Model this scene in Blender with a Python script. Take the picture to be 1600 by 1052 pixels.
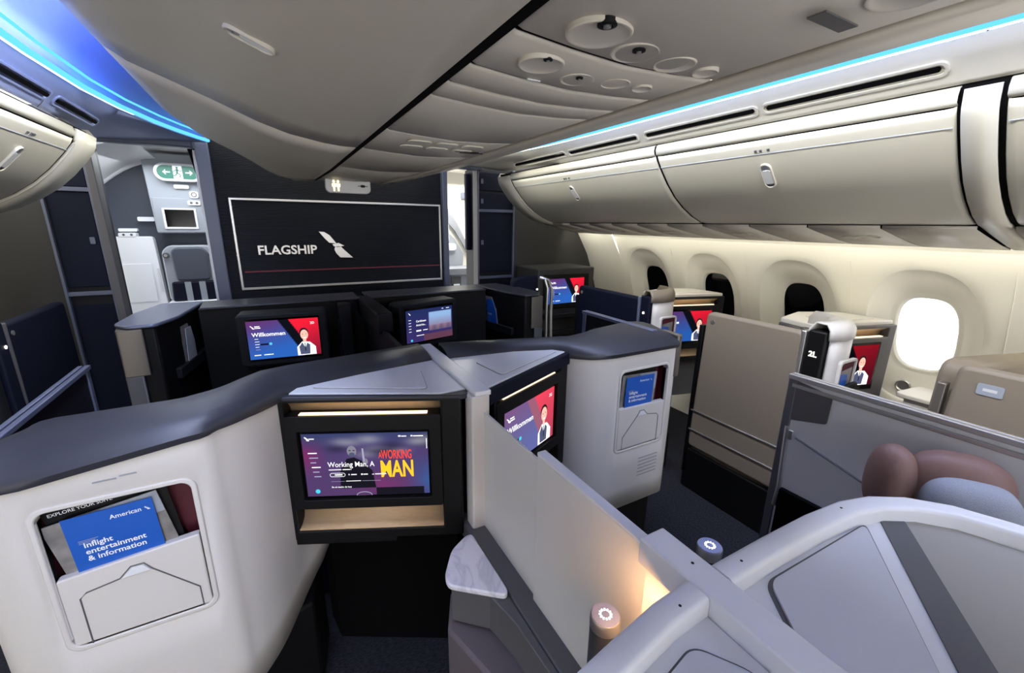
import bpy, bmesh, math, random
from mathutils import Vector, Matrix
random.seed(4)
for o in list(bpy.data.objects): bpy.data.objects.remove(o)
SC = bpy.context.scene; COL = SC.collection

# ---------------------------------------------------------------- camera
cam_d = bpy.data.cameras.new('camera'); cam = bpy.data.objects.new('camera', cam_d); COL.objects.link(cam)
SC.camera = cam
cam_d.sensor_width = 36; cam_d.lens = 36 * 662 / 1600; cam_d.clip_start = 0.02
cam.matrix_world = Matrix(((0.87529664, 0.11360145, -0.47005372, -0.505),
                           (-0.4834223, 0.23086922, -0.84439462, 0.0),
                           (0.01259648, 0.96633023, 0.25699653, 1.6), (0, 0, 0, 1)))
# ---------------------------------------------------------------- world (daylight outside, plus added soft fill through the open aft end) and exposure
W = bpy.data.worlds.new('world'); SC.world = W; W.use_nodes = True
nt = W.node_tree; nt.nodes.clear()
wo = nt.nodes.new('ShaderNodeOutputWorld'); bg = nt.nodes.new('ShaderNodeBackground')
tc = nt.nodes.new('ShaderNodeTexCoord'); sx = nt.nodes.new('ShaderNodeSeparateXYZ'); rmp = nt.nodes.new('ShaderNodeValToRGB')
nt.links.new(tc.outputs['Generated'], sx.inputs[0]); nt.links.new(sx.outputs['X'], rmp.inputs[0])
rmp.color_ramp.elements[0].position = 0.60; rmp.color_ramp.elements[0].color = (.74, .73, .72, 1)
rmp.color_ramp.elements[1].position = 0.80; rmp.color_ramp.elements[1].color = (1, 1, 1, 1)
nt.links.new(rmp.outputs[0], bg.inputs[0]); bg.inputs[1].default_value = 3.0
nt.links.new(bg.outputs[0], wo.inputs[0])
SC.view_settings.view_transform = 'Standard'; SC.view_settings.look = 'None'
SC.view_settings.gamma = 1; SC.view_settings.use_curve_mapping = False
SC.view_settings.exposure = 0.5

def lamp(name, loc, rot, sx_, sy_, power, color, spread=180):
    d = bpy.data.lights.new(name, 'AREA'); d.shape = 'RECTANGLE'; d.size = sx_; d.size_y = sy_; d.energy = power; d.color = color
    d.spread = math.radians(spread)
    o = bpy.data.objects.new(name, d); COL.objects.link(o); o.location = loc; o.rotation_euler = rot
    return o
PI = math.pi
# cove strips over both aisles (blue), aimed inboard and up across the ceiling; white sidewall wash; unseen fill lamps added over the aisles to brighten the consoles
for s in (-1, 1):
    lamp('blue_cove_light', (s*1.075, 0.3, 2.105), (0, s*PI*.80, 0), .05, 5.0, 8, (.01, .14, 1.0))
    lamp('bin_wash_light', (s*.872, 0.2, 2.125), (0, -s*math.radians(43), 0), .04, 5.6, 10, (1.0, .99, .88), 72)
    lamp('aisle_fill_light', (s*.93, -.1, 2.26), (0, s*math.radians(20), 0), .10, 4.6, 32 if s > 0 else 42, (.66, .74, 1.0))
    lamp('sidewall_wash', (s*2.06, 0.8, 1.545), (0, -s*math.radians(62), 0), .03, 5.4, 11, (1.0, .96, .80))
lamp('entry_light', (-1.2, 4.15, 2.02), (0, 0, 0), .6, .5, 7, (.90, .95, 1.0))
lamp('entry_light', (1.35, 4.2, 2.02), (0, 0, 0), .5, .6, 12, (1.0, .97, .88))

# ---------------------------------------------------------------- materials
def lin(c):
    return tuple(((x/255)/12.92 if x/255 <= .04045 else ((x/255+.055)/1.055)**2.4) for x in c)
def mat(name, rgb, rough=.5, metal=0, bump=0, scale=200, var=0, spec=.5, coat=0, trans=0, alpha=1):
    m = bpy.data.materials.new(name); m.use_nodes = True; n = m.node_tree.nodes; l = m.node_tree.links
    b = n['Principled BSDF']; c = lin(rgb) + (1,)
    b.inputs['Base Color'].default_value = c; b.inputs['Roughness'].default_value = rough; b.inputs['Metallic'].default_value = metal
    b.inputs['Specular IOR Level'].default_value = spec; b.inputs['Coat Weight'].default_value = coat
    b.inputs['Transmission Weight'].default_value = trans; b.inputs['Alpha'].default_value = alpha
    co = n.new('ShaderNodeTexCoord'); nz = n.new('ShaderNodeTexNoise'); nz.inputs['Scale'].default_value = scale; nz.inputs['Detail'].default_value = 3
    l.new(co.outputs['Object'], nz.inputs['Vector'])
    if bump:
        bp = n.new('ShaderNodeBump'); bp.inputs['Strength'].default_value = bump; bp.inputs['Distance'].default_value = .002
        l.new(nz.outputs['Fac'], bp.inputs['Height']); l.new(bp.outputs[0], b.inputs['Normal'])
    if var:
        mx = n.new('ShaderNodeMix'); mx.data_type = 'RGBA'
        mx.inputs[6].default_value = tuple(x*(1-var) for x in c[:3]) + (1,); mx.inputs[7].default_value = tuple(min(1, x*(1+var)) for x in c[:3]) + (1,)
        l.new(nz.outputs['Fac'], mx.inputs[0]); l.new(mx.outputs[2], b.inputs['Base Color'])
    return m
def emit(name, rgb, s=1.0):
    m = bpy.data.materials.new(name); m.use_nodes = True; n = m.node_tree.nodes; n.clear()
    o = n.new('ShaderNodeOutputMaterial'); e = n.new('ShaderNodeEmission'); e.inputs[0].default_value = lin(rgb) + (1,); e.inputs[1].default_value = s
    m.node_tree.links.new(e.outputs[0], o.inputs[0]); return m
M = {}
M['shell'] = mat('shell_plastic', (205, 201, 196), .45, bump=.15, scale=600, var=.03)
M['white'] = mat('white_plastic', (220, 221, 224), .28, bump=.05, scale=500)
M['bin'] = mat('bin_plastic', (205, 201, 186), .42, bump=.04, scale=400)
M['binc'] = mat('centre_bin_plastic', (196, 190, 178), .48, bump=.05, scale=400)
M['wall'] = mat('sidewall_plastic', (238, 234, 222), .55, bump=.05, scale=500)
M['cap'] = mat('grey_cap', (46, 47, 55), .42, bump=.1, scale=500)
M['black'] = mat('black_plastic', (10, 10, 12), .5, spec=.25, bump=.1, scale=500)
M['dark'] = mat('dark_panel', (20, 21, 26), .55, spec=.25, bump=.1, scale=300)
M['gap'] = mat('gap_black', (4, 4, 5), .9, spec=.1)
M['navy'] = mat('navy_fabric', (5, 11, 32), .65, spec=.2, bump=.2, scale=700)
M['taupe'] = mat('taupe_panel', (128, 117, 102), .55, bump=.15, scale=500, var=.05)
M['silver'] = mat('brushed_silver', (190, 188, 184), .3, metal=.85)
M['pewter'] = mat('pewter_trim', (120, 114, 106), .38, metal=.6)
M['rail'] = mat('blue_grey_rail', (112, 118, 140), .3, metal=.35)
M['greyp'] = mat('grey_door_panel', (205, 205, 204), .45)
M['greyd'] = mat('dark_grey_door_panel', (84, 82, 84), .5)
M['maroon'] = mat('maroon_lining', (78, 10, 30), .6)
M['blue'] = mat('blue_card', (16, 84, 176), .4)
M['paper'] = mat('white_print', (235, 238, 242), .5)
M['photo'] = mat('photo_print', (128, 124, 120), .4, scale=28, var=.75)
M['brown'] = mat('brown_leather', (112, 84, 76), .55, bump=.2, scale=300)
M['greyfab'] = mat('grey_fabric', (140, 144, 152), .9, bump=.8, scale=500, var=.3)
M['glassdark'] = mat('dimmed_glass', (5, 6, 10), .06, spec=.6)
M['clear'] = mat('clear_glass', (250, 252, 255), .02, trans=1.0)
M['grey_dk_wall'] = mat('charcoal_wall', (46, 45, 43), .7, bump=.2, scale=300)
M['bluegrey'] = mat('blue_grey_edge', (86, 92, 110), .4)
M['screenblack'] = mat('screen_glass', (4, 4, 5), .12)
M['green'] = mat('exit_green', (12, 92, 74), .4)
M['ltgrey'] = mat('light_grey_panel', (150, 156, 164), .45)
M['seatgrey'] = mat('charcoal_vinyl', (66, 72, 84), .5, bump=.1)
M['ceil'] = mat('ceiling_panel', (158, 172, 218), .5)  # white panels tinted blue; part of the cove glow is in the colour
M['cove'] = emit('cove_strip_emission', (90, 185, 255), 1.25)
M['led'] = emit('led_white', (255, 250, 235), 3)
M['warmled'] = emit('led_warm', (255, 222, 178), 1.6)
M['wash'] = emit('sidewall_strip_emission', (255, 240, 200), 2.0)
M['sign'] = emit('sign_lit', (255, 240, 190), 1.3)
M['redline'] = mat('red_stripe', (120, 28, 48), .5)
M['knobtop'] = mat('lamp_cap_aluminium', (150, 160, 205), .35, metal=.3)
M['knobbody'] = mat('lamp_body_grey', (90, 92, 98), .35, metal=.5)
M['lidgrey'] = mat('lid_plastic', (196, 198, 204), .4, bump=.08, scale=500)
M['bandgrey'] = mat('charcoal_band', (84, 84, 86), .5, bump=.1)
M['cabinet'] = mat('umber_cabinet', (92, 84, 88), .6, bump=.3, scale=250, var=.08)
M['inset'] = mat('grey_beige_shell', (146, 142, 134), .55, bump=.15, scale=500)
def special():
    # wood
    m = mat('light_wood', (200, 168, 128), .5); n = m.node_tree.nodes; l = m.node_tree.links; b = n['Principled BSDF']
    co = n.new('ShaderNodeTexCoord'); mp = n.new('ShaderNodeMapping'); mp.inputs['Scale'].default_value = (8, 8, 160)
    nz = n.new('ShaderNodeTexNoise'); nz.inputs['Scale'].default_value = 3; nz.inputs['Detail'].default_value = 6
    mx = n.new('ShaderNodeMix'); mx.data_type = 'RGBA'; mx.inputs[6].default_value = lin((182, 148, 108)) + (1,); mx.inputs[7].default_value = lin((216, 186, 146)) + (1,)
    l.new(co.outputs['Object'], mp.inputs[0]); l.new(mp.outputs[0], nz.inputs[0]); l.new(nz.outputs['Fac'], mx.inputs[0]); l.new(mx.outputs[2], b.inputs['Base Color'])
    M['wood'] = m
    # marble
    m = mat('marble', (222, 220, 226), .3); n = m.node_tree.nodes; l = m.node_tree.links; b = n['Principled BSDF']
    co = n.new('ShaderNodeTexCoord'); mp = n.new('ShaderNodeMapping'); mp.inputs['Rotation'].default_value = (0, 0, .9); mp.inputs['Scale'].default_value = (4, 1.6, 2)
    nz = n.new('ShaderNodeTexNoise'); nz.inputs['Scale'].default_value = 2.2; nz.inputs['Detail'].default_value = 7; nz.inputs['Distortion'].default_value = .8
    r = n.new('ShaderNodeValToRGB'); e = r.color_ramp.elements; e[0].position = .36; e[0].color = lin((225, 223, 230)) + (1,); e[1].position = .56; e[1].color = lin((224, 222, 228)) + (1,)
    k = r.color_ramp.elements.new(.47); k.color = lin((222, 220, 227)) + (1,); k = r.color_ramp.elements.new(.50); k.color = lin((196, 196, 206)) + (1,); k = r.color_ramp.elements.new(.52); k.color = lin((216, 214, 222)) + (1,)
    l.new(co.outputs['Object'], mp.inputs[0]); l.new(mp.outputs[0], nz.inputs[0]); l.new(nz.outputs['Fac'], r.inputs[0]); l.new(r.outputs[0], b.inputs['Base Color'])
    M['marble'] = m
    # carpet: navy with fine mottled threads
    m = mat('carpet', (24, 26, 38), .95); n = m.node_tree.nodes; l = m.node_tree.links; b = n['Principled BSDF']
    co = n.new('ShaderNodeTexCoord'); mp = n.new('ShaderNodeMapping'); mp.inputs['Scale'].default_value = (60, 260, 1)
    nz = n.new('ShaderNodeTexNoise'); nz.inputs['Scale'].default_value = 1; nz.inputs['Detail'].default_value = 4
    r = n.new('ShaderNodeValToRGB'); e = r.color_ramp.elements; e[0].position = .42; e[0].color = lin((10, 11, 17)) + (1,); e[1].position = .62; e[1].color = lin((36, 38, 52)) + (1,)
    bp = n.new('ShaderNodeBump'); bp.inputs['Strength'].default_value = .5
    l.new(co.outputs['Object'], mp.inputs[0]); l.new(mp.outputs[0], nz.inputs[0]); l.new(nz.outputs['Fac'], r.inputs[0]); l.new(r.outputs[0], b.inputs['Base Color'])
    l.new(nz.outputs['Fac'], bp.inputs['Height']); l.new(bp.outputs[0], b.inputs['Normal'])
    M['carpet'] = m
    # black textile bulkhead with fine horizontal ribs
    for key, base, hi in (('rib', (8, 9, 13), (24, 27, 35)), ('ribsign', (10, 11, 15), (24, 28, 38))):
        m = mat('ribbed_' + key, base, .6, spec=.25); n = m.node_tree.nodes; l = m.node_tree.links; b = n['Principled BSDF']
        co = n.new('ShaderNodeTexCoord'); mp = n.new('ShaderNodeMapping'); mp.inputs['Scale'].default_value = (1.2, 1, 42)
        nz = n.new('ShaderNodeTexNoise'); nz.inputs['Scale'].default_value = 1.5; nz.inputs['Detail'].default_value = 5
        mx = n.new('ShaderNodeMix'); mx.data_type = 'RGBA'; mx.inputs[6].default_value = lin(base) + (1,); mx.inputs[7].default_value = lin(hi) + (1,)
        l.new(co.outputs['Object'], mp.inputs[0]); l.new(mp.outputs[0], nz.inputs[0]); l.new(nz.outputs['Fac'], mx.inputs[0]); l.new(mx.outputs[2], b.inputs['Base Color'])
        wv = n.new('ShaderNodeTexWave'); wv.bands_direction = 'Z'; wv.inputs['Scale'].default_value = 30
        bp = n.new('ShaderNodeBump'); bp.inputs['Strength'].default_value = .5; bp.inputs['Distance'].default_value = .003
        l.new(co.outputs['Object'], wv.inputs[0]); l.new(wv.outputs['Fac'], bp.inputs['Height']); l.new(bp.outputs[0], b.inputs['Normal'])
        M[key] = m
    # frosted divider screen
    m = bpy.data.materials.new('frosted_screen'); m.use_nodes = True; n = m.node_tree.nodes; l = m.node_tree.links
    b = n['Principled BSDF']; b.inputs['Base Color'].default_value = lin((226, 226, 222)) + (1,); b.inputs['Roughness'].default_value = .35
    tr = n.new('ShaderNodeBsdfTranslucent'); tr.inputs[0].default_value = lin((215, 215, 210)) + (1,)
    mx = n.new('ShaderNodeMixShader'); mx.inputs[0].default_value = .15
    l.new(b.outputs[0], mx.inputs[1]); l.new(tr.outputs[0], mx.inputs[2]); l.new(mx.outputs[0], n['Material Output'].inputs[0])
    M['frost'] = m
    # image on a lit display, colour held per corner
    m = bpy.data.materials.new('display_picture'); m.use_nodes = True; n = m.node_tree.nodes; l = m.node_tree.links; n.clear()
    o = n.new('ShaderNodeOutputMaterial'); e = n.new('ShaderNodeEmission'); a = n.new('ShaderNodeAttribute'); a.attribute_name = 'picture'
    l.new(a.outputs['Color'], e.inputs[0]); e.inputs[1].default_value = 1.0; l.new(e.outputs[0], o.inputs[0]); M['pic'] = m
special()

# ---------------------------------------------------------------- mesh helpers
ORG = {}
class F:
    """local frame: origin, in-plane u, in-plane v, normal u x v"""
    def __init__(s, o, u, v=(0, 0, 1)):
        s.o = Vector(o); s.u = Vector(u).normalized(); s.v = Vector(v).normalized(); s.n = s.u.cross(s.v)
    def __call__(s, a, b, c=0): return s.o + s.u*a + s.v*b + s.n*c
W0 = F((0, 0, 0), (1, 0, 0), (0, 1, 0))      # world: a=x b=y c=z
def shape_rr(a0, a1, b0, b1, r, n=5):
    p = []
    for cx, cy, t0 in ((a1-r, b0+r, -90), (a1-r, b1-r, 0), (a0+r, b1-r, 90), (a0+r, b0+r, 180)):
        for i in range(n+1):
            t = math.radians(t0 + 90*i/n); p.append((cx+r*math.cos(t), cy+r*math.sin(t)))
    return p
def rpoly(pts, r, n=4):
    out = []; N = len(pts)
    for i in range(N):
        p = Vector(pts[i][:2]); a = Vector(pts[i-1][:2]); b = Vector(pts[(i+1) % N][:2])
        ra = min(r, (a-p).length*.45); rb = min(r, (b-p).length*.45)
        s = p+(a-p).normalized()*ra; e = p+(b-p).normalized()*rb
        for k in range(n+1):
            t = k/n; q = s*(1-t)**2+p*2*t*(1-t)+e*t*t; out.append((q.x, q.y))
    return out
def circ(cx, cy, r, n=24, ry=None): return [(cx+r*math.cos(2*PI*i/n), cy+(ry or r)*math.sin(2*PI*i/n)) for i in range(n)]
class MB:
    def __init__(s): s.v = []; s.f = []; s.m = []; s.mats = []; s.sm = []; s.col = {}
    def mi(s, m):
        if m not in s.mats: s.mats.append(m)
        return s.mats.index(m)
    def add(s, vs, fs, m, smooth=False):
        k = len(s.v); s.v += [tuple(p) for p in vs]; i = s.mi(m)
        for f in fs: s.f.append([k+j for j in f]); s.m.append(i); s.sm.append(smooth)
        return k
    def prism(s, fr, pts, c0, c1, m):
        n = len(pts); vs = [fr(a, b, c0) for a, b in pts] + [fr(a, b, c1) for a, b in pts]
        s.add(vs, [list(range(n))[::-1], list(range(n, 2*n))] + [[i, (i+1) % n, n+(i+1) % n, n+i] for i in range(n)], m); return s
    def box(s, fr, a0, a1, b0, b1, c0, c1, m): return s.prism(fr, [(a0, b0), (a1, b0), (a1, b1), (a0, b1)], c0, c1, m)
    def ring(s, fr, out, inn, c0, c1, m):
        n = len(out); assert len(inn) == n
        vs = [fr(a, b, c) for c in (c0, c1) for P in (out, inn) for a, b in P]; fs = []
        for i in range(n):
            j = (i+1) % n
            fs += [[2*n+i, 2*n+j, 3*n+j, 3*n+i], [i, n+i, n+j, j], [i, j, 2*n+j, 2*n+i], [n+i, 3*n+i, 3*n+j, n+j]]
        s.add(vs, fs, m); return s
    def loft(s, rings, m, closed=True, caps=False, smooth=True):
        n = len(rings[0]); vs = [p for r in rings for p in r]; fs = []
        for k in range(len(rings)-1):
            for i in range(n if closed else n-1):
                j = (i+1) % n; fs.append([k*n+i, k*n+j, (k+1)*n+j, (k+1)*n+i])
        if caps: fs += [list(range(n))[::-1], [(len(rings)-1)*n+i for i in range(n)]]
        s.add(vs, fs, m, smooth); return s
    def tube(s, pts, r, m, n=8):
        pts = [Vector(p) for p in pts]; rings = []
        for i, p in enumerate(pts):
            d = (pts[min(i+1, len(pts)-1)]-pts[max(i-1, 0)]).normalized()
            a = d.cross(Vector((0, 0, 1)) if abs(d.z) < .9 else Vector((1, 0, 0))).normalized(); b = d.cross(a)
            rings.append([p+a*r*math.cos(2*PI*k/n)+b*r*math.sin(2*PI*k/n) for k in range(n)])
        return s.loft(rings, m, True, True)
    def lathe(s, fr, ca, cb, prof, m, n=28):
        return s.loft([[fr(ca+r*math.cos(2*PI*k/n), cb+r*math.sin(2*PI*k/n), c) for k in range(n)] for r, c in prof], m, True, True)
    def text(s, fr, txt, a, b, size, m, c=.0005, bold=0, align='LEFT', sx=1, depth=0, spacing=1, fit=0):
        cu = bpy.data.curves.new('t', 'FONT'); cu.body = txt; cu.size = size; cu.align_x = align; cu.offset = bold*size; cu.extrude = depth; cu.space_character = spacing
        cu.resolution_u = 3
        o = bpy.data.objects.new('t', cu); COL.objects.link(o)
        bpy.context.view_layer.update(); me = bpy.data.meshes.new_from_object(o)
        xs = [v.co.x for v in me.vertices]
        if fit: sx = fit/max(1e-6, max(xs)-min(xs))
        s.add([fr(a+v.co.x*sx, b+v.co.y, c+v.co.z) for v in me.vertices], [list(p.vertices) for p in me.polygons], m)
        bpy.data.objects.remove(o); bpy.data.curves.remove(cu); bpy.data.meshes.remove(me); return s
    def picture(s, fr, a0, a1, b0, b1, c, fn, nu=40, nv=24):
        """lit picture: fn(u,v)->sRGB"""
        vs = [fr(a0+(a1-a0)*i/nu, b0+(b1-b0)*j/nv, c) for j in range(nv+1) for i in range(nu+1)]
        fs = [[j*(nu+1)+i, j*(nu+1)+i+1, (j+1)*(nu+1)+i+1, (j+1)*(nu+1)+i] for j in range(nv) for i in range(nu)]
        k = s.add(vs, fs, M['pic'])
        for j in range(nv+1):
            for i in range(nu+1): s.col[k+j*(nu+1)+i] = lin(fn(i/nu, j/nv))
        return s
    def build(s, name, parent=None, bevel=0, solid=0, offs=-1, autosm=35, recalc=True, segs=2):
        me = bpy.data.meshes.new(name); og = Vector((0, 0, 0))
        if parent is not None: og = ORG[parent.name]
        me.from_pydata([tuple(Vector(p)-og) for p in s.v], [], s.f)
        for m in s.mats: me.materials.append(m)
        me.polygons.foreach_set('material_index', s.m); me.polygons.foreach_set('use_smooth', [True]*len(s.f))
        if s.col:
            at = me.color_attributes.new('picture', 'FLOAT_COLOR', 'POINT')
            for k, c in s.col.items(): at.data[k].color = (*c, 1)
        if recalc and not s.col:
            bm = bmesh.new(); bm.from_mesh(me); bmesh.ops.recalc_face_normals(bm, faces=bm.faces[:]); bm.to_mesh(me); bm.free()
        me.update(); me.set_sharp_from_angle(angle=math.radians(autosm))
        o = bpy.data.objects.new(name, me); COL.objects.link(o)
        ORG[o.name] = og
        if parent is not None: o.parent = parent
        if solid: md = o.modifiers.new('thickness', 'SOLIDIFY'); md.thickness = solid; md.offset = offs
        if bevel: md = o.modifiers.new('bevel', 'BEVEL'); md.width = bevel; md.segments = segs; md.limit_method = 'ANGLE'; md.angle_limit = math.radians(40)
        return o
def thing(name, label, cat, loc=(0, 0, 0), group=None):
    o = bpy.data.objects.new(name, None); COL.objects.link(o); o.location = loc; o.empty_display_size = .05
    ORG[o.name] = Vector(loc); o['label'] = label; o['category'] = cat
    if group: o['group'] = group
    return o
def tag(o, label, cat, group=None):
    o['label'] = label; o['category'] = cat
    if group: o['group'] = group
    return o
def struct(o): o['kind'] = 'structure'; return o

# ================================================================= SETTING
struct(MB().box(W0, -2.75, 2.75, -2.4, 6.0, -.05, 0, M['carpet']).build('floor'))

# --- sidewalls: curved profile with recessed window bays
PR = [(1.75, 2.02), (1.62, 2.14), (1.5, 2.27), (1.4, 2.33), (1.3, 2.38), (1.08, 2.47), (.8, 2.56), (.5, 2.60), (.2, 2.58), (0, 2.52)]
def prof(z):
    for (za, xa), (zb, xb) in zip(PR, PR[1:]):
        if z >= zb: return xa+(xb-xa)*(za-z)/(za-zb)
    return PR[-1][1]
YC = [2.76, 2.13, 1.50, .87, .24]
def sidewall(side, ycs, name, y0, y1, material):
    mb = MB(); ZB, ZT = .35, 1.5
    X = lambda x, y, z: Vector((side*x, y, z))
    def plain(ya, yb, za, zb):
        n = 8
        mb.loft([[X(prof(za+(zb-za)*i/n), y, za+(zb-za)*i/n) for i in range(n+1)] for y in (ya, yb)], material, False)
    hw = .315; edges = []
    for yc in ycs:
        N = 64; angs = [2*PI*i/N for i in range(N)]
        def sup(a, b, cz, p=2.6):
            r = []
            for t in angs:
                c, s_ = math.cos(t), math.sin(t)
                k = (abs(c)**p+abs(s_)**p)**(-1/p); r.append((yc+a*c*k, cz+b*s_*k))
            return r
        rect = []
        zc = (ZB+ZT)/2; hh = (ZT-ZB)/2
        for t in angs:
            c, s_ = math.cos(t), math.sin(t); k = 1/max(abs(c), abs(s_)); rect.append((yc+hw*c*k, zc+hh*s_*k))
        rings = [(sup(.125, .205, 1.04, 3), .105), (sup(.132, .212, 1.04, 3), .085), (sup(.138, .218, 1.04, 3), .080), (sup(.150, .232, 1.04, 3), .078), (sup(.158, .24, 1.04, 3), .068),
                 (sup(.20, .32, 1.035, 2.7), .034), (sup(.235, .375, 1.02, 2.5), .016), (sup(.240, .38, 1.02, 2.5), .004), (sup(.243, .384, 1.02, 2.5), 0), (sup(.27, .43, 1.0, 3.4), 0), (rect, 0)]
        mb.loft([[X(prof(z)+d, y, z) for y, z in r] for r, d in rings], material, True)
        plain(yc-hw, yc+hw, 0, ZB); plain(yc-hw, yc+hw, ZT, 1.75)
        # proud joint bead between wall panels
        if side > 0:
            mb.tube([X(prof(z)-.001, yc+hw, z) for z in [1.42-.1*i for i in range(11)]], .0014, M['wall'], 6)
    plain(ycs[0]+hw, y1, 0, 1.75); plain(y0, ycs[-1]-hw, 0, 1.75)
    return struct(mb.build(name, recalc=False, autosm=50))
sidewall(1, YC, 'wall_right', -2.4, 3.62, M['wall'])
sidewall(-1, [y for y in YC], 'wall_left', -2.4, 3.62, M['wall'])
for i, yc in enumerate(YC):
    for side in (1, -1):
        mb = MB(); p = 3; pts = []
        for k in range(40):
            t = 2*PI*k/40; c, s_ = math.cos(t), math.sin(t); q = (abs(c)**p+abs(s_)**p)**(-1/p)
            pts.append((yc+.128*c*q, 1.04+.208*s_*q))
        clear = side > 0 and i == 3
        vs = [(side*(prof(z)+.1), y, z) for y, z in pts] + [(side*(prof(z)+.106), y, z) for y, z in pts]; n = 40
        mb.add(vs, [list(range(n)), list(range(n, 2*n))[::-1]] + [[a, (a+1) % n, n+(a+1) % n, n+a] for a in range(n)], M['clear'] if clear else M['glassdark'])
        struct(mb.build('window_%d' % (i+1 if side > 0 else i+6)))
# inner bright sill lip of the clear window + small air vent in the wall below it
v = MB(); fw = F((2.575, .905, .73), (0, -1, 0)); v.lathe(fw, 0, 0, [(.02, 0), (.036, 0), (.036, .006), (.030, .010), (.024, .004), (.02, .004)], M['silver']); 
v.lathe(fw, 0, 0, [(.0001, .002), (.022, .002), (.022, .003), (.0001, .004)], M['bandgrey'])
tag(v.build('air_vent'), 'small round metal vent in the sidewall under the bright window', 'vent')

# --- aisle ceilings with light coves
def lerp(a, b, t): return a+(b-a)*t
def cove(side, ymax):
    X = lambda x, y, z: Vector((side*x, y, z))
    ys = [-2.4, -1, 0, .8, 1.5, 2.0, 2.4, 2.7, 3.0, 3.2, 3.38, 3.5]
    def strip(y):            # light strip path: bends inboard at the forward end
        if y < 2.0: return 1.10
        t = (y-2.0)/1.5; return 1.10-.30*t**2.2
    def base(y): return 1.19 if y < 2.5 else 1.19+.17*min(1, (y-2.5)/.8)
    mb = MB()
    rows = []
    for y in ys:
        k = 0 if y < 2.2 else min(1, (y-2.2)/1.2)
        xo = strip(y); top = lerp(2.36, 2.13, k**1.5); xi = lerp(.80, .70, k)
        rows.append([X(xi, y, lerp(2.2, 2.09, k)), X(lerp(xi, xo, .15), y, top-.04), X(lerp(xi, xo, .4), y, top), X(lerp(xi, xo, .7), y, top-.012), X(lerp(xi, xo, .93), y, lerp(top, 2.1, .45)), X(xo+.02, y, 2.105)])
    mb.loft(rows, M['ceil'], False)
    struct(mb.build('ceiling' if side > 0 else 'ceiling_aisle', recalc=False, autosm=60))
    # raised seams across the panels
    sm = MB()
    for y in (.55, 1.75, 2.55):
        k = 0 if y < 2.2 else (y-2.2)/1.2; xo = strip(y); top = lerp(2.36, 2.13, k**1.5)-.004
        sm.tube([X(.82, y, top-.05), X(lerp(.8, xo, .4), y, top), X(lerp(.8, xo, .7), y, top-.012), X(lerp(.8, xo, .93), y, lerp(top, 2.1, .45))], .004, M['ceil'], 6)
    struct(sm.build('trim_%d' % (1 if side > 0 else 2)))
    lt = MB(); lt.tube([X(strip(y)-.012, y, 2.088) for y in ys], .010, M['cove'], 8)
    lt.tube([X(strip(y)-.035, y, 2.118) for y in ys], .005, M['cove'], 8)
    tag(lt.build('cove_light'), 'glowing blue light strip along the %s aisle ceiling' % ('right' if side > 0 else 'left'), 'light')
    # fascia with dark slots
    fa = MB(); r2 = []
    for y in ys:
        t = 0 if y < 2.5 else min(1, (y-2.5)/.8); zb = lerp(1.985, 2.04, t)
        r2.append([X(strip(y), y, 2.076), X(lerp(strip(y), base(y), .5), y, lerp(2.04, 2.06, t)), X(lerp(strip(y), base(y), .9), y, zb+.01), X(base(y), y, zb)])
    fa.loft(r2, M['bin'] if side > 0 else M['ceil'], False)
    ff = F(X(1.15, 0, 2.025) if True else 0, (0, 1, 0), X(-.055, 0, .055).normalized())
    for a, b in ([(.58, 1.06), (1.11, 1.65), (1.72, 2.27), (2.33, 2.95)] if side > 0 else [(1.1, 1.68), (1.72, 2.28), (2.36, 2.78)]):
        fa.prism(ff, shape_rr(a, b, -.007, .007, .006), -.004, .006, M['gap'])
        fa.ring(ff, shape_rr(a-.018, b+.018, -.022, .022, .02), shape_rr(a-.010, b+.010, -.015, .015, .014), -.006, .003, M['bin'] if side > 0 else M['ceil'])
    for y in (.49, 1.68, 2.3):
        if side > 0 or y > 2: fa.tube([X(1.10, y, 2.077), X(1.145, y, 2.045), X(1.18, y, 1.995), X(1.19, y, 1.985)], .0025, M['bandgrey'], 6)
    struct(fa.build('trim_%d' % (3 if side > 0 else 4), recalc=False, solid=.004))
cove(1, 3.5); cove(-1, 3.5)

# --- forward walls: closure walls, monument bulkhead, door headers
for side in (1, -1):
    mb = MB(); a, b = (1.47, 2.7) if side > 0 else (-2.7, -1.62)
    mb.box(W0, a, b, 3.58, 3.62, 0, 2.2, M['grey_dk_wall'])
    struct(mb.build('wall_closure_right' if side > 0 else 'wall_closure_left'))
mb = MB(); mb.box(W0, -.80, .79, 3.6, 3.95, 0, 2.3, M['rib']); struct(mb.build('wall_front'))
mb = MB()
mb.box(W0, -.875, -.80, 3.55, 3.95, 0, 2.3, M['bluegrey']); mb.box(W0, .79, .835, 3.55, 3.95, 0, 2.3, M['bluegrey'])
struct(mb.build('trim_5', bevel=.006))
mb = MB(); mb.box(W0, -1.37, -.875, 3.48, 3.56, 2.035, 2.16, M['bluegrey']); mb.box(W0, .835, 1.13, 3.48, 3.56, 2.035, 2.16, M['bluegrey']); struct(mb.build('trim_6', bevel=.01))
# door frame posts of the two openings
mb = MB(); mb.box(W0, -1.41, -1.37, 3.50, 3.6, 0, 2.05, M['greyd']); mb.box(W0, 1.085, 1.10, 3.50, 3.6, 0, 2.05, M['greyd']); struct(mb.build('trim_7', bevel=.004))

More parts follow.
